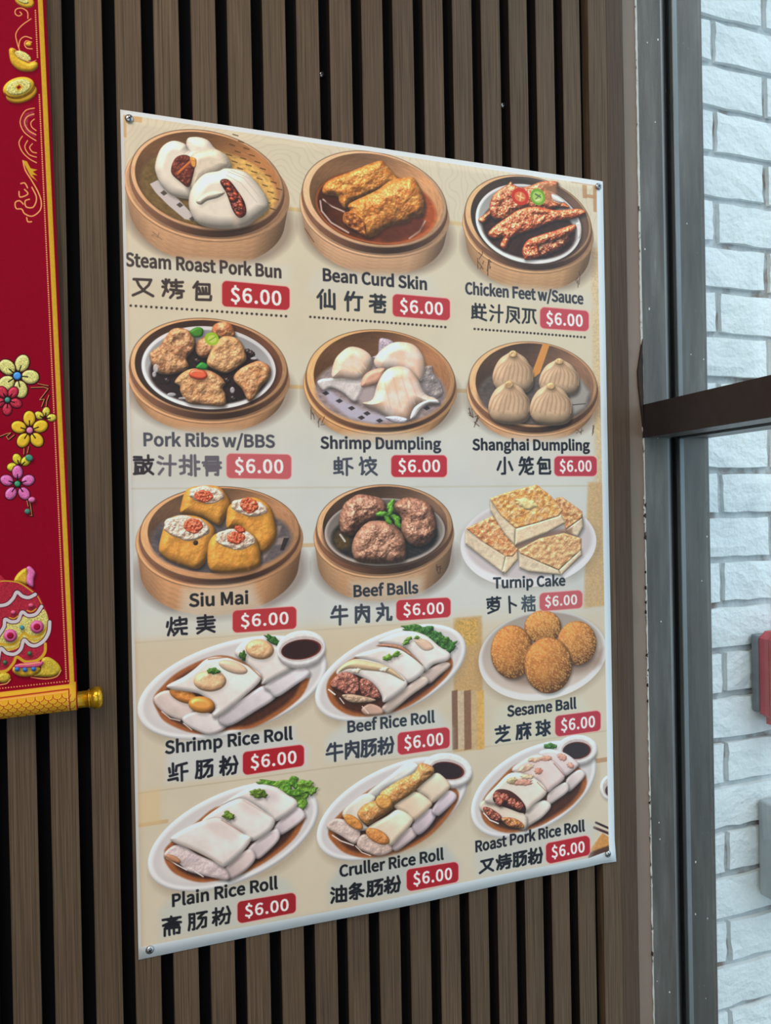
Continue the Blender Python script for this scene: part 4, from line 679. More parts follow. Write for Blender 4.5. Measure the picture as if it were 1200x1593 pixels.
    # lion-dance head
    p.at(0, 860, 5.69)
    RG, CR = (168, 40, 58), (206, 190, 110)
    B([(125, 250), (165, 175), (240, 138), (245, 275), (190, 270)], GO, R=5, var=.15, vs=2); B([(235, 132), (268, 120), (312, 172), (300, 232), (292, 302), (240, 272), (236, 215), (244, 180)], (214, 104, 160), R=4, var=.25, vs=.9)
    F([(-40, 250), (60, 245), (160, 258), (270, 310), (350, 385), (400, 490), (430, 580), (440, 680), (400, 780), (400, 880), (330, 960), (150, 940), (60, 1030), (-40, 1060)], RG, 1, 1, smooth=True, noise=.45, ns=.7)
    gl([(0, 252), (80, 250), (180, 270), (290, 345)], 2, GO); gl([(335, 385), (372, 460)], 1.6, GO)
    F([(-20, 800), (40, 660), (70, 620), (160, 610), (210, 560), (300, 560), (390, 500), (430, 600), (420, 680), (380, 760), (300, 800), (220, 760), (160, 840), (60, 870), (-20, 840)], CR, 1, 1, smooth=True, noise=.5, ns=.8)
    def trim(q, w): gl(q, w + 2, (60, 8, 20)); gl(q, w, (206, 190, 192))
    trim([(-20, 470), (60, 455), (115, 405), (150, 348), (200, 384), (255, 395), (312, 368)], 5.6); trim([(-20, 740), (35, 655), (45, 590), (100, 610), (160, 598), (195, 525), (250, 555), (320, 540), (368, 475)], 5.6)
    for q in ((275, 465), (118, 527)): B(E(q[0], q[1], 24, 20), (206, 80, 110), R=3); gl([(q[0] - 35, q[1] + 45), (q[0] + 5, q[1] + 55), (q[0] + 45, q[1] + 30)], 1.8, GO)
    gl([(-20, 800), (80, 815), (150, 790), (208, 712), (270, 742), (350, 732), (415, 662)], 4.2, GO); gl([(30, 850), (110, 850), (175, 810)], 2.4, GO); gl([(230, 755), (320, 775), (395, 740)], 2.4, GO)
    for q in ((92, 733), (328, 655)): B(E(q[0], q[1], 60, 58), (206, 90, 140), R=5); B(E(q[0], q[1], 30, 28), (146, 10, 44), R=2, sh=0)
    B(E(195, 660, 20, 20), (60, 130, 150), R=2); trim([(-20, 980), (5, 850), (60, 888), (130, 895), (185, 850), (212, 772), (262, 812), (320, 820), (390, 775), (432, 700), (440, 612)], 5.6)
    gl([(-20, 1055), (60, 1040), (120, 975), (150, 922), (225, 962), (330, 950), (395, 885), (402, 805)], 4.6, GO)
    for q in ((262, 890), (45, 970)): B(E(q[0], q[1], 20, 20), (62, 100, 70), R=3)
    B([(372, 938), (440, 925), (520, 985), (540, 1050), (470, 1095), (380, 1098), (300, 1090), (360, 1040)], (190, 160, 50), R=5, var=.3, vs=1.); gl([(275, 1100), (400, 1115), (500, 1095), (540, 1040)], 1.6)
    B([(110, 1030), (150, 1000), (340, 1010), (355, 1050), (300, 1085), (200, 1095), (130, 1070)], GO, R=5, var=.1); B([(150, 985), (360, 960), (385, 975), (340, 1010), (150, 1020)], (206, 80, 120), R=3); gl([(170, 985), (260, 985), (350, 965)], 1.6)
    for q in ((152, 1030), (223, 1034), (298, 1028)): B(E(q[0], q[1], 22, 20), (50, 100, 180), R=3)
    B(E(35, 1105, 60, 46, -10), (190, 160, 50), R=5, var=.3, vs=1.); gl([(0, 1168), (60, 1155), (92, 1120)], 1.6)
    # lower border and scale band
    for i in range(60):
        t_ = i / 24.; x, y = 605 - 605 * t_, 1135 + 65 * t_
        if x > -700: L([(x, y), (x + .01, y)], 2.3, PE)
    p.at(0, 860, 5.69)
    F([(-1200, 1370), (670, 1155), (670, 1200), (-1200, 1430)], (214, 162, 46), 1, 1); F([(612, 1150), (690 - 18, 1140), (690 - 5, 1500), (632, 1500)], (214, 162, 46), 1, 1)
    F([(-1200, 1430), (608, 1205), (632, 1500), (-1200, 1800)], (206, 152, 36), 1, 1)
    for j in range(0, 8):
        for i in range(-14, 9):
            cx = 590 + (i - 8) * 78 + (39 if j % 2 else 0); cy = 1235 + j * 34 + (590 - cx) * .125
            if cx > 640: continue
            for r_, c_, w_ in ((39, (150, 40, 20), 1.1), (30, (226, 180, 80), .8)):
                a_ = np.linspace(0, np.pi, 9); L(list(zip(cx + r_ * np.cos(a_), cy + r_ * .8 * np.sin(a_))), w_, c_, .8)
    L([(-1200, 1425), (612, 1200), (634, 1500)], 1.2, (150, 20, 30)); L([(-1200, 1440), (598, 1216), (618, 1500)], 1.2, (232, 160, 100))
    p.C = np.clip(p.C * gain, 0, 1)

def smooth_open(P, n=6):
    P = [tuple(q) for q in P]; P = [P[0]] + P + [P[-1]]; P = np.array(P, float); out = []
    for i in range(1, len(P) - 2):
        p0, p1, p2, p3 = P[i - 1], P[i], P[i + 1], P[i + 2]
        for k in range(n):
            t = k / n; out.append(.5 * ((2 * p1) + (-p0 + p2) * t + (2 * p0 - 5 * p1 + 4 * p2 - p3) * t * t + (-p0 + 3 * p1 - 3 * p2 + p3) * t ** 3))
    out.append(P[-1]); return np.array(out)
PRINT_AREA = np.array([(192, 178), (928.6, 288.5), (947.4, 1323), (915, 1334), (710, 1373), (497, 1419.5), (219.5, 1473)], float)
# flat prints projected through the scene camera: plane -> image pixels for drawing the artwork
KM = np.array([[1220, 0, 600], [0, 1220, 796.5], [0, 0, 1.]])
RM = np.array([RIGHT, tuple(-v for v in UP), FWD])
def image_pixel_map(O, A, B_):
    M = KM @ RM @ np.array([A, B_, np.array(O) - np.array(CAM)]).T
    return M, np.linalg.inv(M)
def sheet_paper(O, A, B_, W, H, col):
    M, Mi = image_pixel_map(O, A, B_)
    s, t = np.meshgrid((np.arange(W) + .5) / W, (np.arange(H) + .5) / H)
    q = M @ np.stack([s.ravel(), t.ravel(), np.ones(s.size)])
    X = (q[0] / q[2]).reshape(H, W); Y = (q[1] / q[2]).reshape(H, W)
    def inv(x, y):
        v = Mi @ np.array([x, y, 1.]); return v[1] / v[2] * H, v[0] / v[2] * W
    return Paper(X, Y, inv, col)
def to_image(name, C):
    H, W = C.shape[:2]
    im = bpy.data.images.new(name, W, H); a = np.ones((H, W, 4), np.float32); a[..., :3] = C[::-1]
    im.pixels.foreach_set(a.ravel()); im.update(); im.pack(); return im

# ---------------------------------------------------------------- helpers
def mat(name, col=(.5, .5, .5), rough=.5, metal=0., spec=.5):
    m = bpy.data.materials.new(name); m.use_nodes = True; b = m.node_tree.nodes['Principled BSDF']
    b.inputs['Base Color'].default_value = (*col, 1); b.inputs['Roughness'].default_value = rough; b.inputs['Metallic'].default_value = metal
    b.inputs['Specular IOR Level'].default_value = spec
    return m
def N(m, t, **k):
    n = m.node_tree.nodes.new(t)
    for a, v in k.items(): setattr(n, a, v)
    return n
def LK(m, a, b): m.node_tree.links.new(a, b)
def srgb(r, g, b): return tuple((c / 255 / 12.92) if c / 255 <= .04045 else ((c / 255 + .055) / 1.055) ** 2.4 for c in (r, g, b))
def noise_mat(name, stops, scale=(1, 1, 1), nscale=10, detail=6, rough=.5, rrange=None, metal=0., bump=0., bscale=None, spec=.5, coord='Object', per_object=0., bdist=.002):
    """colour ramp over stretched noise, optional relief and a small difference from piece to piece"""
    m = mat(name, rough=rough, metal=metal, spec=spec); b = m.node_tree.nodes['Principled BSDF']
    tc = N(m, 'ShaderNodeTexCoord'); mp = N(m, 'ShaderNodeMapping'); mp.inputs['Scale'].default_value = scale; LK(m, tc.outputs[coord], mp.inputs[0])
    vec = mp.outputs[0]
    oi = N(m, 'ShaderNodeObjectInfo')
    if coord == 'Object':
        ad = N(m, 'ShaderNodeVectorMath', operation='ADD'); sc_ = N(m, 'ShaderNodeVectorMath', operation='SCALE'); sc_.inputs['Scale'].default_value = 40
        cx = N(m, 'ShaderNodeCombineXYZ'); LK(m, oi.outputs['Random'], cx.inputs[0]); LK(m, oi.outputs['Random'], cx.inputs[1]); LK(m, cx.outputs[0], sc_.inputs[0])
        LK(m, mp.outputs[0], ad.inputs[0]); LK(m, sc_.outputs[0], ad.inputs[1]); vec = ad.outputs[0]
    n = N(m, 'ShaderNodeTexNoise'); n.inputs['Scale'].default_value = nscale; n.inputs['Detail'].default_value = detail; n.inputs['Roughness'].default_value = .6; LK(m, vec, n.inputs['Vector'])
    r = N(m, 'ShaderNodeValToRGB'); el = r.color_ramp.elements
    while len(el) < len(stops): el.new(.5)
    for e_, (p, c) in zip(el, stops): e_.position = p; e_.color = (*c, 1)
    LK(m, n.outputs['Fac'], r.inputs[0]); colo = r.outputs[0]
    if per_object:
        h = N(m, 'ShaderNodeHueSaturation'); mr = N(m, 'ShaderNodeMapRange'); mr.inputs['To Min'].default_value = 1 - per_object; mr.inputs['To Max'].default_value = 1 + per_object
        LK(m, oi.outputs['Random'], mr.inputs[0]); LK(m, mr.outputs[0], h.inputs['Value']); LK(m, colo, h.inputs['Color']); colo = h.outputs[0]
    LK(m, colo, b.inputs['Base Color'])
    if rrange:
        mr = N(m, 'ShaderNodeMapRange'); mr.inputs['To Min'].default_value, mr.inputs['To Max'].default_value = rrange; LK(m, n.outputs['Fac'], mr.inputs[0]); LK(m, mr.outputs[0], b.inputs['Roughness'])
    if bump:
        bn = N(m, 'ShaderNodeBump'); bn.inputs['Strength'].default_value = bump; bn.inputs['Distance'].default_value = bdist
        src = n
        if bscale:
            src = N(m, 'ShaderNodeTexNoise'); src.inputs['Scale'].default_value = bscale; src.inputs['Detail'].default_value = 5; LK(m, vec if coord != 'Object' else mp.outputs[0], src.inputs['Vector'])
        LK(m, src.outputs['Fac'], bn.inputs['Height']); LK(m, bn.outputs[0], b.inputs['Normal'])
    return m
def obj(name, me, m=None, parent=None, **props):
    if isinstance(me, bmesh.types.BMesh):
        bm = me; me = bpy.data.meshes.new(name); bm.normal_update(); bm.to_mesh(me); bm.free()
    o = bpy.data.objects.new(name, me); COL.objects.link(o)
    if m is not None and not me.materials: me.materials.append(m)
    if parent: o.parent = parent
    for k, v in props.items(): o[k] = v
    return o
def empty(name, loc, rot=(0, 0, 0), **props):
    o = bpy.data.objects.new(name, None); COL.objects.link(o); o.location = loc; o.rotation_euler = rot; o.empty_display_size = .05
    for k, v in props.items(): o[k] = v
    return o
def box(bm, x0, x1, y0, y1, z0, z1, bev=0., seg=1):
    r = bmesh.ops.create_cube(bm, size=1); vs = r['verts']
    for v in vs: v.co = Vector(((x0 + x1) / 2 + v.co.x * (x1 - x0), (y0 + y1) / 2 + v.co.y * (y1 - y0), (z0 + z1) / 2 + v.co.z * (z1 - z0)))
    if bev:
        es = list({e for v in vs for e in v.link_edges}); bmesh.ops.bevel(bm, geom=es, offset=bev, segments=seg, affect='EDGES')
    return bm
def prism(bm, prof, fn, t0, t1, cuts=1):
    """extrude closed profile [(a,b)] from t0 to t1; fn(a,b,t)->xyz"""
    rows = [[bm.verts.new(fn(a, b, t0 + (t1 - t0) * k / cuts)) for a, b in prof] for k in range(cuts + 1)]
    n = len(prof)
    for k in range(cuts):
        for i in range(n): bm.faces.new((rows[k][i], rows[k][(i + 1) % n], rows[k + 1][(i + 1) % n], rows[k + 1][i]))
    bm.faces.new(rows[0][::-1]); bm.faces.new(rows[-1]); bmesh.ops.recalc_face_normals(bm, faces=bm.faces); return bm
def lathe(bm, prof, fn, n=28, cap=True):
    rows = [[bm.verts.new(fn(r * math.cos(2 * math.pi * k / n), r * math.sin(2 * math.pi * k / n), h)) for k in range(n)] for r, h in prof]
    for a, b in zip(rows, rows[1:]):
        for i in range(n): bm.faces.new((a[i], a[(i + 1) % n], b[(i + 1) % n], b[i]))
    if cap: bm.faces.new(rows[0][::-1]); bm.faces.new(rows[-1])
    bmesh.ops.recalc_face_normals(bm, faces=bm.faces)
    for f in bm.faces: f.smooth = True
    return bm

# ---------------------------------------------------------------- materials
def wood_mat(name, stops, per=.10):
    m = noise_mat(name, stops, scale=(760, 200, 9), nscale=1., detail=4, rough=.62, bump=.35, per_object=per, spec=.25, bdist=.0006)
    return m
M_SLAT = wood_mat('smoked_oak_veneer', [(.25, srgb(60, 46, 34)), (.5, srgb(96, 76, 58)), (.75, srgb(116, 94, 73))])
M_END = wood_mat('end_board_veneer', [(.25, srgb(56, 42, 33)), (.5, srgb(84, 66, 53)), (.75, srgb(100, 80, 65))])
M_EDGE = noise_mat('dark_stained_slat_edge', [(.3, srgb(20, 14, 12)), (.7, srgb(34, 25, 21))], scale=(1, 1, .05), nscale=300, rough=.85, spec=.2)
M_FELT = noise_mat('black_felt', [(.3, srgb(9, 9, 11)), (.7, srgb(17, 17, 20))], nscale=900, rough=.98, spec=.1)
M_TAN = noise_mat('tan_painted_trim', [(.3, srgb(126, 106, 92)), (.62, srgb(138, 118, 103)), (.75, srgb(120, 100, 86))], scale=(1, 1, .4), nscale=9, rough=.6, bump=.1, bscale=160)
M_FRAME = noise_mat('weathered_bronze_aluminium', [(.30, srgb(80, 75, 71)), (.5, srgb(99, 94, 89)), (.62, srgb(113, 109, 104)), (.80, srgb(156, 153, 149))], scale=(8, 8, .8), nscale=5, detail=8, rough=.42, rrange=(.25, .5), bump=.3, bscale=240, spec=.6, metal=.5)
M_GASKET = noise_mat('black_rubber_gasket', [(.3, srgb(12, 14, 17)), (.7, srgb(24, 27, 31))], nscale=60, rough=.6)
M_TRANSOM = noise_mat('shaded_brown_transom', [(.3, srgb(34, 26, 29)), (.7, srgb(44, 35, 38))], scale=(3, 3, 3), nscale=20, rough=.5, bump=.1, bscale=300)  # dark brown with the shade of the room-side face mixed in
M_BRICK = noise_mat('white_painted_brick', [(.2, srgb(214, 220, 222)), (.5, srgb(234, 238, 238)), (.8, srgb(240, 242, 242))], nscale=14, detail=8, rough=.6, bump=.8, bscale=110, per_object=.02, bdist=.0035)
M_MORTAR = noise_mat('painted_mortar', [(.34, srgb(126, 110, 100)), (.46, srgb(180, 184, 186)), (.75, srgb(222, 226, 228))], nscale=16, detail=8, rough=.9, bump=.8, bscale=150, bdist=.003)  # white-painted joints greyed for their shade; brown spots are bare mortar
M_CHROME = noise_mat('zinc_screw', [(.3, srgb(150, 152, 155)), (.7, srgb(200, 202, 205))], nscale=200, rough=.28, metal=1.)
M_GOLD = noise_mat('gold_plastic', [(.3, srgb(190, 140, 22)), (.7, srgb(230, 176, 44))], nscale=120, rough=.24, metal=.75)
M_CAULK = noise_mat('white_caulk', [(.36, srgb(70, 66, 62)), (.42, srgb(196, 196, 190)), (.7, srgb(214, 214, 208))], scale=(1, 1, .5), nscale=120, rough=.7)
M_DARKBROWN = noise_mat('dark_brown_patch', [(.3, srgb(32, 24, 22)), (.7, srgb(58, 42, 34))], nscale=60, rough=.9)
M_FLOOR = noise_mat('grey_floor', [(.3, srgb(96, 92, 88)), (.7, srgb(128, 122, 116))], nscale=6, rough=.6)
M_CEIL = noise_mat('ceiling_paint', [(.3, srgb(190, 188, 182)), (.7, srgb(206, 204, 198))], nscale=30, rough=.9)
M_PLASTER = noise_mat('interior_plaster', [(.3, srgb(150, 136, 122)), (.7, srgb(162, 148, 134))], nscale=12, rough=.85)
M_RED = noise_mat('red_alarm_plastic', [(.3, srgb(176, 34, 44)), (.7, srgb(196, 46, 56))], nscale=40, rough=.45)
M_GREY = noise_mat('grey_plastic', [(.3, srgb(104, 112, 116)), (.7, srgb(130, 138, 142))], nscale=30, rough=.5)
M_BOX = noise_mat('galvanised_box', [(.3, srgb(138, 146, 150)), (.5, srgb(166, 174, 178)), (.7, srgb(186, 192, 196))], scale=(1, 1, .3), nscale=22, rough=.5, bump=.1, metal=.2)
M_GROUND = noise_mat('pale_pavement', [(.3, srgb(150, 150, 148)), (.7, srgb(176, 176, 172))], nscale=20, rough=.9)

# ---------------------------------------------------------------- the slatted wall
Z0, Z1 = 0.0, 2.9
bm = bmesh.new(); box(bm, -3.2, .668, .030, .13, Z0, Z1)
wall = obj('wall_back', bm, M_PLASTER, kind='structure', label='interior wall behind the wooden slats')
bm = bmesh.new(); box(bm, -.80, .6525, .0155, .0298, .02, Z1 - .02)
obj('felt_backing', bm, M_FELT, wall)
X0, PER = -.0566, .040
bm = bmesh.new(); box(bm, -.0135, .0135, 0, .0154, .02, Z1 - .02, .0008)
me_slat = bpy.data.meshes.new('slat'); me_slat.materials.append(M_SLAT); me_slat.materials.append(M_EDGE)
for f in bm.faces:
    f.normal_update(); f.material_index = 1 if abs(f.normal.x) > .9 else 0
bm.to_mesh(me_slat); bm.free()
for k in range(-18, 17):
    o = obj('slat', me_slat, None, wall); o.location = (X0 + PER * k - .0135, 0, 0)
bm = bmesh.new(); box(bm, .5964, .6252, 0, .0154, .02, Z1 - .02, .0003); obj('slat', bm, M_SLAT, wall)
bm = bmesh.new(); box(bm, .6254, .6525, .0002, .0154, .02, Z1 - .02, .0003); obj('end_board', bm, M_END, wall)

# tan trim beside the window frame
bm = bmesh.new(); box(bm, .6530, .6838, .012, .13, Z0, Z1, .0012)
trim = obj('trim_1', bm, M_TAN, kind='structure', label='narrow tan painted trim strip between slats and window frame')
rnd = random.Random(5)
bm = bmesh.new(); prev = None
zs = [Z0 + (Z1 - Z0) * i / 420 for i in range(421)]
for i, z in enumerate(zs):
    w_ = .0011 + .0009 * rnd.random() + (.0006 if z > ZO - .2 else 0)
    if z < ZO - .34: w_ = .0003 + (.0012 if rnd.random() < .25 else .0002)
    a = [bm.verts.new((.6839 - w_, .0108, z)), bm.verts.new((.6846, .0100 + .0006 * rnd.random(), z)), bm.verts.new((.6850, .0125, z)), bm.verts.new((.6839 - w_, .0125, z))]
    if prev:
        for j in range(4): bm.faces.new((prev[j], prev[(j + 1) % 4], a[(j + 1) % 4], a[j]))
    else: bm.faces.new(a[::-1])
    prev = a
bm.faces.new(prev); bmesh.ops.recalc_face_normals(bm, faces=bm.faces)
obj('caulk_bead', bm, M_CAULK, trim)
bm = bmesh.new()
prism(bm, [(.6838, ZO - .205), (.6800, ZO - .225), (.6750, ZO - .250), (.6757, ZO - .270), (.6775, ZO - .285), (.6838, ZO - .3425)], lambda a, b, t: (a, t, b), .0095, .0122)
obj('dark_wedge', bm, M_DARKBROWN, trim)  # dark brown wedge lying on the trim strip
for i in range(26):                               # paint chips along the frame's edge
    z = ZO - .36 - rnd.random() * .75; s_ = .0012 + .0016 * rnd.random(); x = .6835 - .0015 * rnd.random()
    bm = bmesh.new(); prism(bm, [(x - s_ * .5, z), (x + s_ * .6, z - s_ * 1.2), (x + s_ * .8, z + s_ * 1.6), (x, z + s_ * 2.2 * rnd.random() + .001)], lambda a, b, t: (a, t, b), .0100, .0119)
    obj('paint_chip', bm, M_DARKBROWN if i % 2 else M_CAULK, trim)

# ---------------------------------------------------------------- window frame (turned 6 degrees from square)
JX, JY = .6848, .0120
TH = math.radians(6.2); DX, DY = -math.sin(TH), -math.cos(TH); EX, EY = math.cos(TH), -math.sin(TH)
def WF(u, v, z): return (JX + EX * u + DX * v, JY + EY * u + DY * v, z)
win = empty('window_1', WF(.05, 0, 0), kind='structure', label='storefront window frame of weathered grey metal with a dark crossbar')
WL = win.location.copy()
def WW(u, v, z): p = WF(u, v, z); return (p[0] - WL.x, p[1] - WL.y, p[2])
JP = [(0, -.046), (0, -.0004), (.0004, 0), (.0372, 0), (.0378, -.0030), (.0384, -.0050), (.0450, -.0050), (.0456, -.0150), (.0556, -.0150), (.0562, -.0030), (.0632, -.0024), (.0638, 0), (.1032, 0), (.1040, -.0008), (.1040, -.046)]
WLEN = 1.05
bm = bmesh.new(); prism(bm, JP, lambda a, b, t: WW(a, b, t), Z0, Z1, 1); obj('jamb', bm, M_FRAME, win)
bm = bmesh.new(); prism(bm, JP, lambda a, b, t: WW(a, WLEN - b, t), Z0, Z1, 1); obj('jamb', bm, M_FRAME, win)
M_STOP = noise_mat('satin_glazing_stop', [(.3, srgb(116, 120, 122)), (.7, srgb(140, 145, 148))], scale=(6, 6, .8), nscale=6, rough=.35, metal=.4)
for (pr_) in ([(.0556, -.012), (.0556, .0006), (.0564, .0014), (.0626, .0014), (.0634, .0004), (.0634, -.002)], [(.0380, -.008), (.0380, -.0032), (.0386, -.0026), (.0412, -.0026), (.0416, -.0036), (.0416, -.008)]):
    bm = bmesh.new(); prism(bm, pr_, lambda a, b, t: WW(a, b, t), .10, ZO - .3435); obj('glazing_stop', bm, M_STOP, win)
    bm = bmesh.new(); prism(bm, pr_, lambda a, b, t: WW(a, b, t), ZO - .2960, Z1 - .05); obj('glazing_stop', bm, M_STOP, win)
    bm = bmesh.new(); prism(bm, [(a, ZO - .3425 - b) for a, b in pr_], lambda a, b, t: WW(a, t, b), .002, WLEN); obj('glazing_stop', bm, M_STOP, win)
M_SPECK = noise_mat('white_paint_speck', [(.3, srgb(196, 198, 196)), (.7, srgb(222, 224, 222))], nscale=200, rough=.7)
for i in range(22):                               # dried paint specks on the jamb faces
    u = rnd.choice((rnd.uniform(.003, .034), rnd.uniform(.066, .102))); z = ZO + rnd.uniform(-1.15, .25); s_ = rnd.uniform(.0005, .0012)
    bm = bmesh.new(); prism(bm, [(u + s_ * math.cos(k), z + s_ * (1 + rnd.random()) * math.sin(k)) for k in (0, 1.1, 2.2, 3.3, 4.4, 5.4)], lambda a, b, t: WW(a, t, b), -.0002, .0004); obj('paint_speck', bm, M_SPECK, win)
ZT0, ZT1 = ZO - .3425, ZO - .2970
def transom(z0, z1, name, both=True):
    pr = [(0, z0 + .0005), (.0005, z0), (.0372, z0), (.0378, z0 + .003), (.0450, z0 + .005), (.0456, z0 + .014), (.0556, z0 + .014), (.0562, z0 + .003), (.0632, z0 + .0024), (.0638, z0), (.1040, z0),
          (.1040, z1), (.0638, z1), (.0562, z1 - .003), (.0556, z1 - .014), (.0456, z1 - .014), (.0450, z1 - .005), (.0372, z1), (0, z1)]
    bm = bmesh.new(); prism(bm, pr, lambda a, b, t: WW(a, t, b), .0002, WLEN - .0002); obj(name, bm, M_FRAME, win)
    bm = bmesh.new(); prism(bm, [(-.0022, z0 - .0002), (-.0002, z0 - .0002), (-.0002, z1 + .0002), (-.0022, z1 + .0002)], lambda a, b, t: WW(a, t, b), .0005, WLEN)  # added thin sheet, colour darkened to stand for the bar face's shade
    return obj(name + '_shaded_face', bm, M_TRANSOM, win)
transom(ZT0, ZT1, 'crossbar'); transom(.0, .10, 'bottom_rail'); transom(Z1 - .05, Z1, 'top_rail')
for (u0, u1) in ((.0458, .0485), (.0535, .0555)):
    for (za, zb) in ((.10, ZT0), (ZT1, Z1 - .05)):
        bm = bmesh.new(); prism(bm, [(u0, -.0148), (u1, -.0148), (u1, -.0062), (u0, -.0052)], lambda a, b, t: WW(a, b, t), za, zb); obj('gasket', bm, M_GASKET, win)
        z_ = zb
        bm = bmesh.new(); prism(bm, [(u0, z_ + .0005), (u1, z_ + .0005), (u1, z_ + .0136), (u0, z_ + .0136)], lambda a, b, t: WW(a, t, b), 0, WLEN); obj('gasket', bm, M_GASKET, win)
# glass: thin clear sheet, real reflection
mg = bpy.data.materials.new('window_glass'); mg.use_nodes = True; nt = mg.node_tree; nt.nodes.clear()
out = N(mg, 'ShaderNodeOutputMaterial'); mx = N(mg, 'ShaderNodeMixShader'); tr = N(mg, 'ShaderNodeBsdfTransparent'); gs = N(mg, 'ShaderNodeBsdfGlossy'); fr = N(mg, 'ShaderNodeFresnel')
ge = N(mg, 'ShaderNodeNewGeometry'); mi_ = N(mg, 'ShaderNodeMapRange'); mi_.inputs['To Min'].default_value = 1.45; mi_.inputs['To Max'].default_value = 1 / 1.45   # same reflectance entering and leaving the pane
LK(mg, ge.outputs['Backfacing'], mi_.inputs[0]); LK(mg, mi_.outputs[0], fr.inputs['IOR']); gs.inputs['Roughness'].default_value = .02; tr.inputs[0].default_value = (.97, .985, .98, 1)
LK(mg, fr.outputs[0], mx.inputs[0]); LK(mg, tr.outputs[0], mx.inputs[1]); LK(mg, gs.outputs[0], mx.inputs[2]); LK(mg, mx.outputs[0], out.inputs[0])
for za, zb in ((.09, ZT0 + .010), (ZT1 - .010, Z1 - .04)):
    bm = bmesh.new(); prism(bm, [(.0488, -.0125), (.0532, -.0125), (.0532, WLEN + .0125), (.0488, WLEN + .0125)], lambda a, b, t: WW(a, b, t), za, zb); obj('glass_pane', bm, mg, win)

# ---------------------------------------------------------------- exterior painted brick wall
BX0, BZ, CH, BW = .6690, ZO + .2290, .0683, .1974
YB = .0500
bm = bmesh.new(); box(bm, .6690, 2.4, YB + .0075, .22, 0, 3.0)
bw = obj('wall_exterior', bm, M_MORTAR, kind='structure', label='white painted brick wall outside the window')
variants = []
for s in range(10):
    r_ = random.Random(100 + s); bm = bmesh.new()
    W_, H_ = BW - .0105, CH - .0108; nx, nz = 8, 4
    g = [[bm.verts.new(((i / nx - .5) * W_ + (r_.uniform(-.0014, .0014) if i in (0, nx) else 0), r_.uniform(-.0014, .0012) + (.0010 if i in (0, nx) or j in (0, nz) else 0), (j / nz - .5) * H_ + (r_.uniform(-.0013, .0013) if j in (0, nz) else 0))) for i in range(nx + 1)] for j in range(nz + 1)]
    for j in range(nz):
        for i in range(nx): bm.faces.new((g[j][i], g[j][i + 1], g[j + 1][i + 1], g[j + 1][i])).smooth = False
    rim = [g[0][i] for i in range(nx + 1)] + [g[j][nx] for j in range(1, nz + 1)] + [g[nz][i] for i in range(nx - 1, -1, -1)] + [g[j][0] for j in range(nz - 1, 0, -1)]
    bk = [bm.verts.new((v.co.x * 1.008, .0100, v.co.z * 1.012)) for v in rim]
    for i in range(len(rim)): bm.faces.new((rim[i], bk[i], bk[(i + 1) % len(rim)], rim[(i + 1) % len(rim)]))
    me = bpy.data.meshes.new('brick'); bmesh.ops.recalc_face_normals(bm, faces=bm.faces); bm.to_mesh(me); bm.free(); me.materials.append(M_BRICK); variants.append(me)
cnt = 0
for j in range(-12, 32):
    zc = BZ - CH * (j + .5)
    if zc < .04 or zc > 2.95: continue
    # vertical joints stand at x = .8566 (odd courses) and .9553 (even courses)
    x0 = (.9553 if j % 2 == 0 else .8566) - BW
    for i in range(0, 7):
        xc = x0 + BW * (i + .5)
        if xc + BW / 2 > 2.3: continue
        o = obj('brick', variants[rnd.randrange(10)], None, bw); o.location = (xc + rnd.uniform(-.0012, .0012), YB + rnd.uniform(-.0006, .0010), zc + rnd.uniform(-.0008, .0008)); o.rotation_euler = (0, rnd.uniform(-.006, .006), 0)
        if rnd.random() < .5: o.scale = (-1, 1, 1)
        cnt += 1
# red alarm unit
al = empty('fire_alarm', (.985, YB - .004, ZO - .703), label='red wall-mounted alarm box with grey back plate on the white brick wall outside', category='alarm')
bm = bmesh.new(); box(bm, -.080, .080, -.0110, .0012, -.052, .066, .002); obj('back_plate', bm, M_GREY, al)
def oct_(s, c): return [(-s[0], -s[1] + c[1]), (-s[0] + c[0], -s[1] + c[1] * .55), (-s[0] + c[0], -s[1]), (s[0] - c[0], -s[1]), (s[0] - c[0], -s[1] + c[1] * .55), (s[0], -s[1] + c[1]), (s[0], s[1] - c[1] * .6), (s[0] - c[0], s[1]), (-s[0] + c[0], s[1]), (-s[0], s[1] - c[1] * .6)]
bm = bmesh.new(); prism(bm, oct_((.076, .071), (.012, .017)), lambda a, b, t: (a, t, b), -.0290, -.0112); obj('housing_rear', bm, M_RED, al)
bm = bmesh.new(); prism(bm, oct_((.0752, .0702), (.012, .017)), lambda a, b, t: (a, t, b), -.0300, -.0292); obj('seam', bm, M_GASKET, al)
bm = bmesh.new(); prism(bm, oct_((.076, .071), (.012, .017)), lambda a, b, t: (a, t, b), -.0480, -.0302); bmesh.ops.bevel(bm, geom=[e for e in bm.edges if all(v.co.y < -.047 for v in e.verts)], offset=.003, segments=2, affect='EDGES'); obj('housing_front', bm, M_RED, al)
mlens = noise_mat('clear_strobe_lens', [(.3, srgb(200, 205, 208)), (.7, srgb(226, 230, 232))], nscale=20, rough=.15)
bm = bmesh.new(); box(bm, -.028, .028, -.062, -.0482, -.030, .034, .004, 2); obj('strobe_lens', bm, mlens, al)
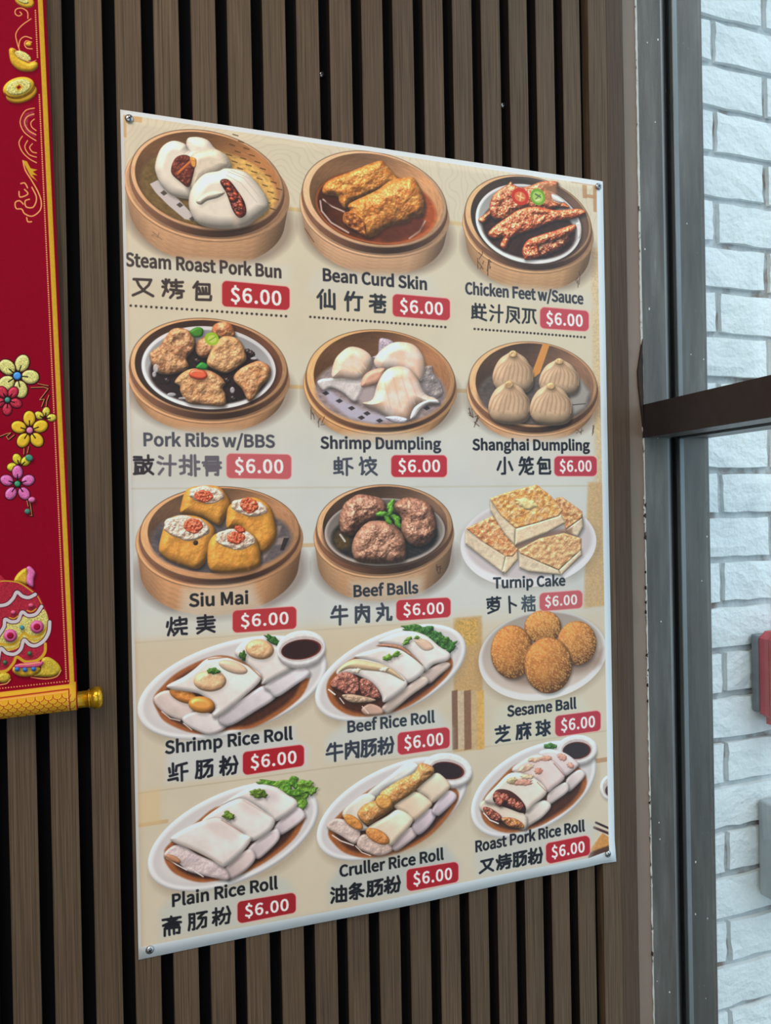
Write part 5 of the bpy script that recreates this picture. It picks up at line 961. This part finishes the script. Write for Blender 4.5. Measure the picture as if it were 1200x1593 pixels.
# galvanised junction box
jb = empty('junction_box', (.990, YB - .004, ZO - .968), label='grey metal junction box with flat cover on the brick wall below the red alarm', category='box')
bm = bmesh.new(); box(bm, -.076, .076, -.052, .0012, -.071, .075, .002); obj('body', bm, M_BOX, jb)
bm = bmesh.new(); box(bm, -.0775, .0775, -.0560, -.0522, -.0725, .0765, .0015); obj('cover', bm, M_BOX, jb)
for sx in (-1, 1):
    bm = bmesh.new(); lathe(bm, [(.0042, 0), (.0042, .0012), (.002, .0022)], lambda a, b, h: (.066 * sx + a, -.0560 - h, b), 12); obj('cover_screw', bm, M_CHROME, jb)

# ---------------------------------------------------------------- floor, ceiling, pavement
bm = bmesh.new(); prism(bm, [(-3.2, .13), (.685, .13), (.57, -1.05), (.57, -4.0), (-3.2, -4.0)], lambda a, b, t: (a, b, t), -.12, 0.); obj('floor', bm, M_FLOOR, kind='structure', label='grey floor')
bm = bmesh.new(); prism(bm, [(-3.2, .13), (.79, .13), (.67, -1.05), (.67, -4.0), (-3.2, -4.0)], lambda a, b, t: (a, b, t), Z1, Z1 + .12); obj('ceiling', bm, M_CEIL, kind='structure', label='pale ceiling')
bm = bmesh.new(); prism(bm, [(.7, .3), (4.5, .3), (4.5, -5), (.7, -5)], lambda a, b, t: (a, b, t), -.14, -.02); obj('pavement', bm, M_GROUND, kind='structure', label='pale pavement outside')

bm = bmesh.new(); box(bm, -3.32, -3.2, -4.12, .13, 0, Z1); obj('wall_left', bm, M_PLASTER, kind='structure', label='interior side wall')
bm = bmesh.new(); prism(bm, [WF(0, WLEN + .047, 0)[:2], WF(.104, WLEN + .047, 0)[:2], (.36, -4.12), (.24, -4.0)], lambda a, b, t: (a, b, t), 0, Z1); obj('wall_right', bm, M_PLASTER, kind='structure', label='interior wall beyond the window')
# ---------------------------------------------------------------- menu poster
GAIN_MENU = np.array([1.13, 1.08, 1.04], np.float32)
PW, PH = .6149, .9153
pp = sheet_paper((0, -.001, ZO), (PW, 0, 0), (0, 0, -PH), 1500, 2232, (236, 236, 236)); pp.px = .53
paint_menu(pp, GAIN_MENU)
def image_mat(name, im, rough, spec, bump=0.):
    m = mat(name, rough=rough, spec=spec); b = m.node_tree.nodes['Principled BSDF']
    t = N(m, 'ShaderNodeTexImage'); t.image = im; t.interpolation = 'Cubic'; t.extension = 'EXTEND'; uv = N(m, 'ShaderNodeUVMap'); uv.uv_map = 'UVMap'
    LK(m, uv.outputs[0], t.inputs[0]); LK(m, t.outputs[0], b.inputs['Base Color'])
    if bump:
        bn = N(m, 'ShaderNodeBump'); bn.inputs['Strength'].default_value = bump; bn.inputs['Distance'].default_value = .0006; LK(m, t.outputs[0], bn.inputs['Height']); LK(m, bn.outputs[0], b.inputs['Normal'])
    return m
M_MENU = image_mat('printed_vinyl', to_image('menu_print', pp.C), .42, .45); del pp
M_PAPER = mat('vinyl_back', srgb(232, 232, 232), .5)
def sheet(name, nx, nz, fn, thick, m_front, m_back, parent):
    """thin sheet with its own thickness; fn(s,t)->xyz front surface, s right, t down"""
    bm = bmesh.new(); uv = bm.loops.layers.uv.new('UVMap'); F_, K_ = [], []
    for j in range(nz + 1):
        F_.append([bm.verts.new(fn(i / nx, j / nz)) for i in range(nx + 1)])
        K_.append([bm.verts.new(Vector(fn(i / nx, j / nz)) + Vector((0, thick, 0))) for i in range(nx + 1)])
    def quad(a, b, c, d, st, mi):
        f = bm.faces.new((a, b, c, d)); f.material_index = mi; f.smooth = True
        for l, q in zip(f.loops, st): l[uv].uv = (q[0], 1 - q[1])
    for j in range(nz):
        for i in range(nx):
            s0, s1, t0, t1 = i / nx, (i + 1) / nx, j / nz, (j + 1) / nz
            quad(F_[j][i], F_[j + 1][i], F_[j + 1][i + 1], F_[j][i + 1], ((s0, t0), (s0, t1), (s1, t1), (s1, t0)), 0)
            quad(K_[j][i], K_[j][i + 1], K_[j + 1][i + 1], K_[j + 1][i], ((s0, t0), (s1, t0), (s1, t1), (s0, t1)), 1)
    def side(A_, B_, st):
        for i in range(len(A_) - 1):
            f = bm.faces.new((A_[i], A_[i + 1], B_[i + 1], B_[i])); f.material_index = 1
    side(F_[0], K_[0], 0); side(F_[-1][::-1], K_[-1][::-1], 0); side([r[0] for r in F_][::-1], [r[0] for r in K_][::-1], 0); side([r[-1] for r in F_], [r[-1] for r in K_], 0)
    me = bpy.data.meshes.new(name); bm.to_mesh(me); bm.free(); me.materials.append(m_front); me.materials.append(m_back)
    return obj(name, me, None, parent)
poster = empty('menu_poster', (0, 0, ZO - PH), label='large dim sum menu poster with food pictures and red price tags on slatted wall', category='poster')
def poster_pt(s, t):
    b = .0045 * math.exp(-((s - .50) / .17) ** 2) * sst1(.80, 1., t) + .0040 * math.exp(-((s - .93) / .035) ** 2) * sst1(.9, 1, t) * .4
    b += .0012 * math.sin(3.1 * math.pi * s) ** 2 * (t > 0) * math.sin(math.pi * t) + .004 * math.exp(-((1 - t) / .06) ** 2) * math.exp(-(s / .05) ** 2) * 0
    b += .002 * math.exp(-((s - .86) / .05) ** 2) * sst1(.93, 1, t)
    # the free upper right edge and the lower right corner lift a little
    b += .003 * math.exp(-((1 - s) / .02) ** 2) * sst1(.97, 1, t)
    return (PW * s, -.0011 - b, PH * (1 - t))
def sst1(a, b, x):
    q = min(1, max(0, (x - a) / (b - a))); return q * q * (3 - 2 * q)
sheet('printed_sheet', 64, 64, poster_pt, .0005, M_MENU, M_PAPER, poster)
# corner screws
def screw(name, x, z, y, r, label, parent=None, group=None):
    e = empty(name, (x, y, z)) 
    e['label'] = label; e['category'] = 'screw'
    if group: e['group'] = group
    bm = bmesh.new(); lathe(bm, [(r * .4, .004), (r * .98, -.0001), (r, -.0005), (r * .93, -.0014), (r * .7, -.0023), (r * .35, -.0028), (.0001, -.0029)], lambda a, b, h: (a, h, b), 20); obj('head', bm, M_CHROME, e)
    bm = bmesh.new()
    for a_ in (.5, .5 + math.pi / 2):
        c, s_ = math.cos(a_), math.sin(a_); L_, w_ = r * .55, r * .10
        prism(bm, [(-L_ * c - w_ * s_, -L_ * s_ + w_ * c), (L_ * c - w_ * s_, L_ * s_ + w_ * c), (L_ * c + w_ * s_, L_ * s_ - w_ * c), (-L_ * c + w_ * s_, -L_ * s_ - w_ * c)], lambda a, b, t: (a, t, b), -.0031, -.0022)
    obj('cross_recess', bm, M_GASKET, e)
    return e
for (x, z, lb) in ((.0090, -.0089, 'small silver screw pinning the upper left corner of the menu poster'), (.6070, -.0082, 'small silver screw pinning the upper right corner of the menu poster'),
                   (.6024, -.9033, 'small silver screw pinning the lower right corner of the menu poster'), (.0118, -.9065, 'small silver screw pinning the lower left corner of the menu poster')):
    screw('screw', x, ZO + z, -.0017 - (.0012 if x > .1 and z < -.5 else 0), .0046, lb)
for (x, z, lb) in ((.2287, .0845, 'bare screw in the dark gap between slats above the bean curd picture'), (.4728, .0867, 'bare screw in the dark gap between slats above the chicken feet picture')):
    e = screw('screw', x + .0006, ZO + z, .0145, .0040, lb)

# ---------------------------------------------------------------- red hanging scroll
SW, SH = .30, 1.00
ANG = math.radians(1.247)
scroll = empty('hanging_scroll', (-.0547, -.0140, ZO - .6352), (0, ANG * -1, 0), label='red and gold festive hanging scroll with flowers and lion head beside the poster', category='scroll')
ca, sa = math.cos(ANG), math.sin(ANG)
# local x left along the lower edge is -X, local z up; world of a local point:
def sc_world(x, z): return (-.0547 + x * ca - z * sa, ZO - .6352 + x * sa + z * ca)
TW, THh = 620, 2500      # half the print is painted, the left half mirrors it
HALF = .150
o_ = sc_world(-HALF, .88); a_ = sc_world(0, .88); b_ = sc_world(-HALF, 0)
sp_ = sheet_paper((o_[0], -.014, o_[1]), (a_[0] - o_[0], 0, a_[1] - o_[1]), (b_[0] - o_[0], 0, b_[1] - o_[1]), 640, 2600, (138, 0, 32)); sp_.px = .42
paint_scroll(sp_, 1.08)
half = sp_.C; full = np.concatenate([half[:, ::-1], half], 1)
M_SCROLL = image_mat('flocked_scroll_print', to_image('scroll_print', full), .8, .12, .25); del sp_, half, full
M_REDCLOTH = noise_mat('red_cloth', [(.3, srgb(126, 6, 34)), (.7, srgb(146, 10, 42))], nscale=300, rough=.8)
def scroll_pt(s, t):
    z = .88 - .88 * t; x = -SW + SW * s; y = 0.
    if z < .0253:                                    # cloth wraps the lower roller
        y = -math.sqrt(max(.0128 ** 2 - (z - .0125) ** 2, 0)) * sst1(0, .3, (.0253 - z) / .0253)
    return (x, y - .0006 * math.sin(s * 9) * (z > .03), z)
sheet('cloth', 24, 260, scroll_pt, .0009, M_SCROLL, M_REDCLOTH, scroll)
def rod(zc, yc, r):
    bm = bmesh.new(); lathe(bm, [(r, -SW - .004), (r, .0125)], lambda a, b, h: (h, yc + a, zc + b), 24); obj('roller', bm, M_GOLD, scroll)
    for sgn, x_ in ((1, .0), (-1, -SW)):
        pr = [(r * 1.0, .010), (r * 1.12, .0104), (r * 1.14, .0114), (r * 1.0, .0118), (r * .98, .0128), (r * 1.16, .0138), (r * 1.30, .0160), (r * 1.36, .0185), (r * 1.32, .0212), (r * 1.12, .0234), (r * .7, .0246), (.0002, .025)]
        bm = bmesh.new(); lathe(bm, pr, lambda a, b, h: (x_ + sgn * h, yc + a, zc + b), 28); obj('roller_knob', bm, M_GOLD, scroll)
rod(.0100, -.0015, .0086); rod(.872, .0085, .0040)
bm = bmesh.new()
for xa, xb, za, zb in ((-SW * .92, -SW / 2, .880, .955), (-SW / 2, -SW * .08, .955, .880)):
    n_ = 8
    d_ = Vector((xb - xa, 0, zb - za)).normalized(); nrm = Vector((-d_.z, 0, d_.x))
    prism(bm, [(math.cos(2 * math.pi * k / n_) * .0012, math.sin(2 * math.pi * k / n_) * .0012) for k in range(n_)], lambda a, b, t: tuple(Vector((xa + (xb - xa) * t, .002, za + (zb - za) * t)) + nrm * a + Vector((0, b, 0))), 0, 1)
obj('cord', bm, M_REDCLOTH, scroll)
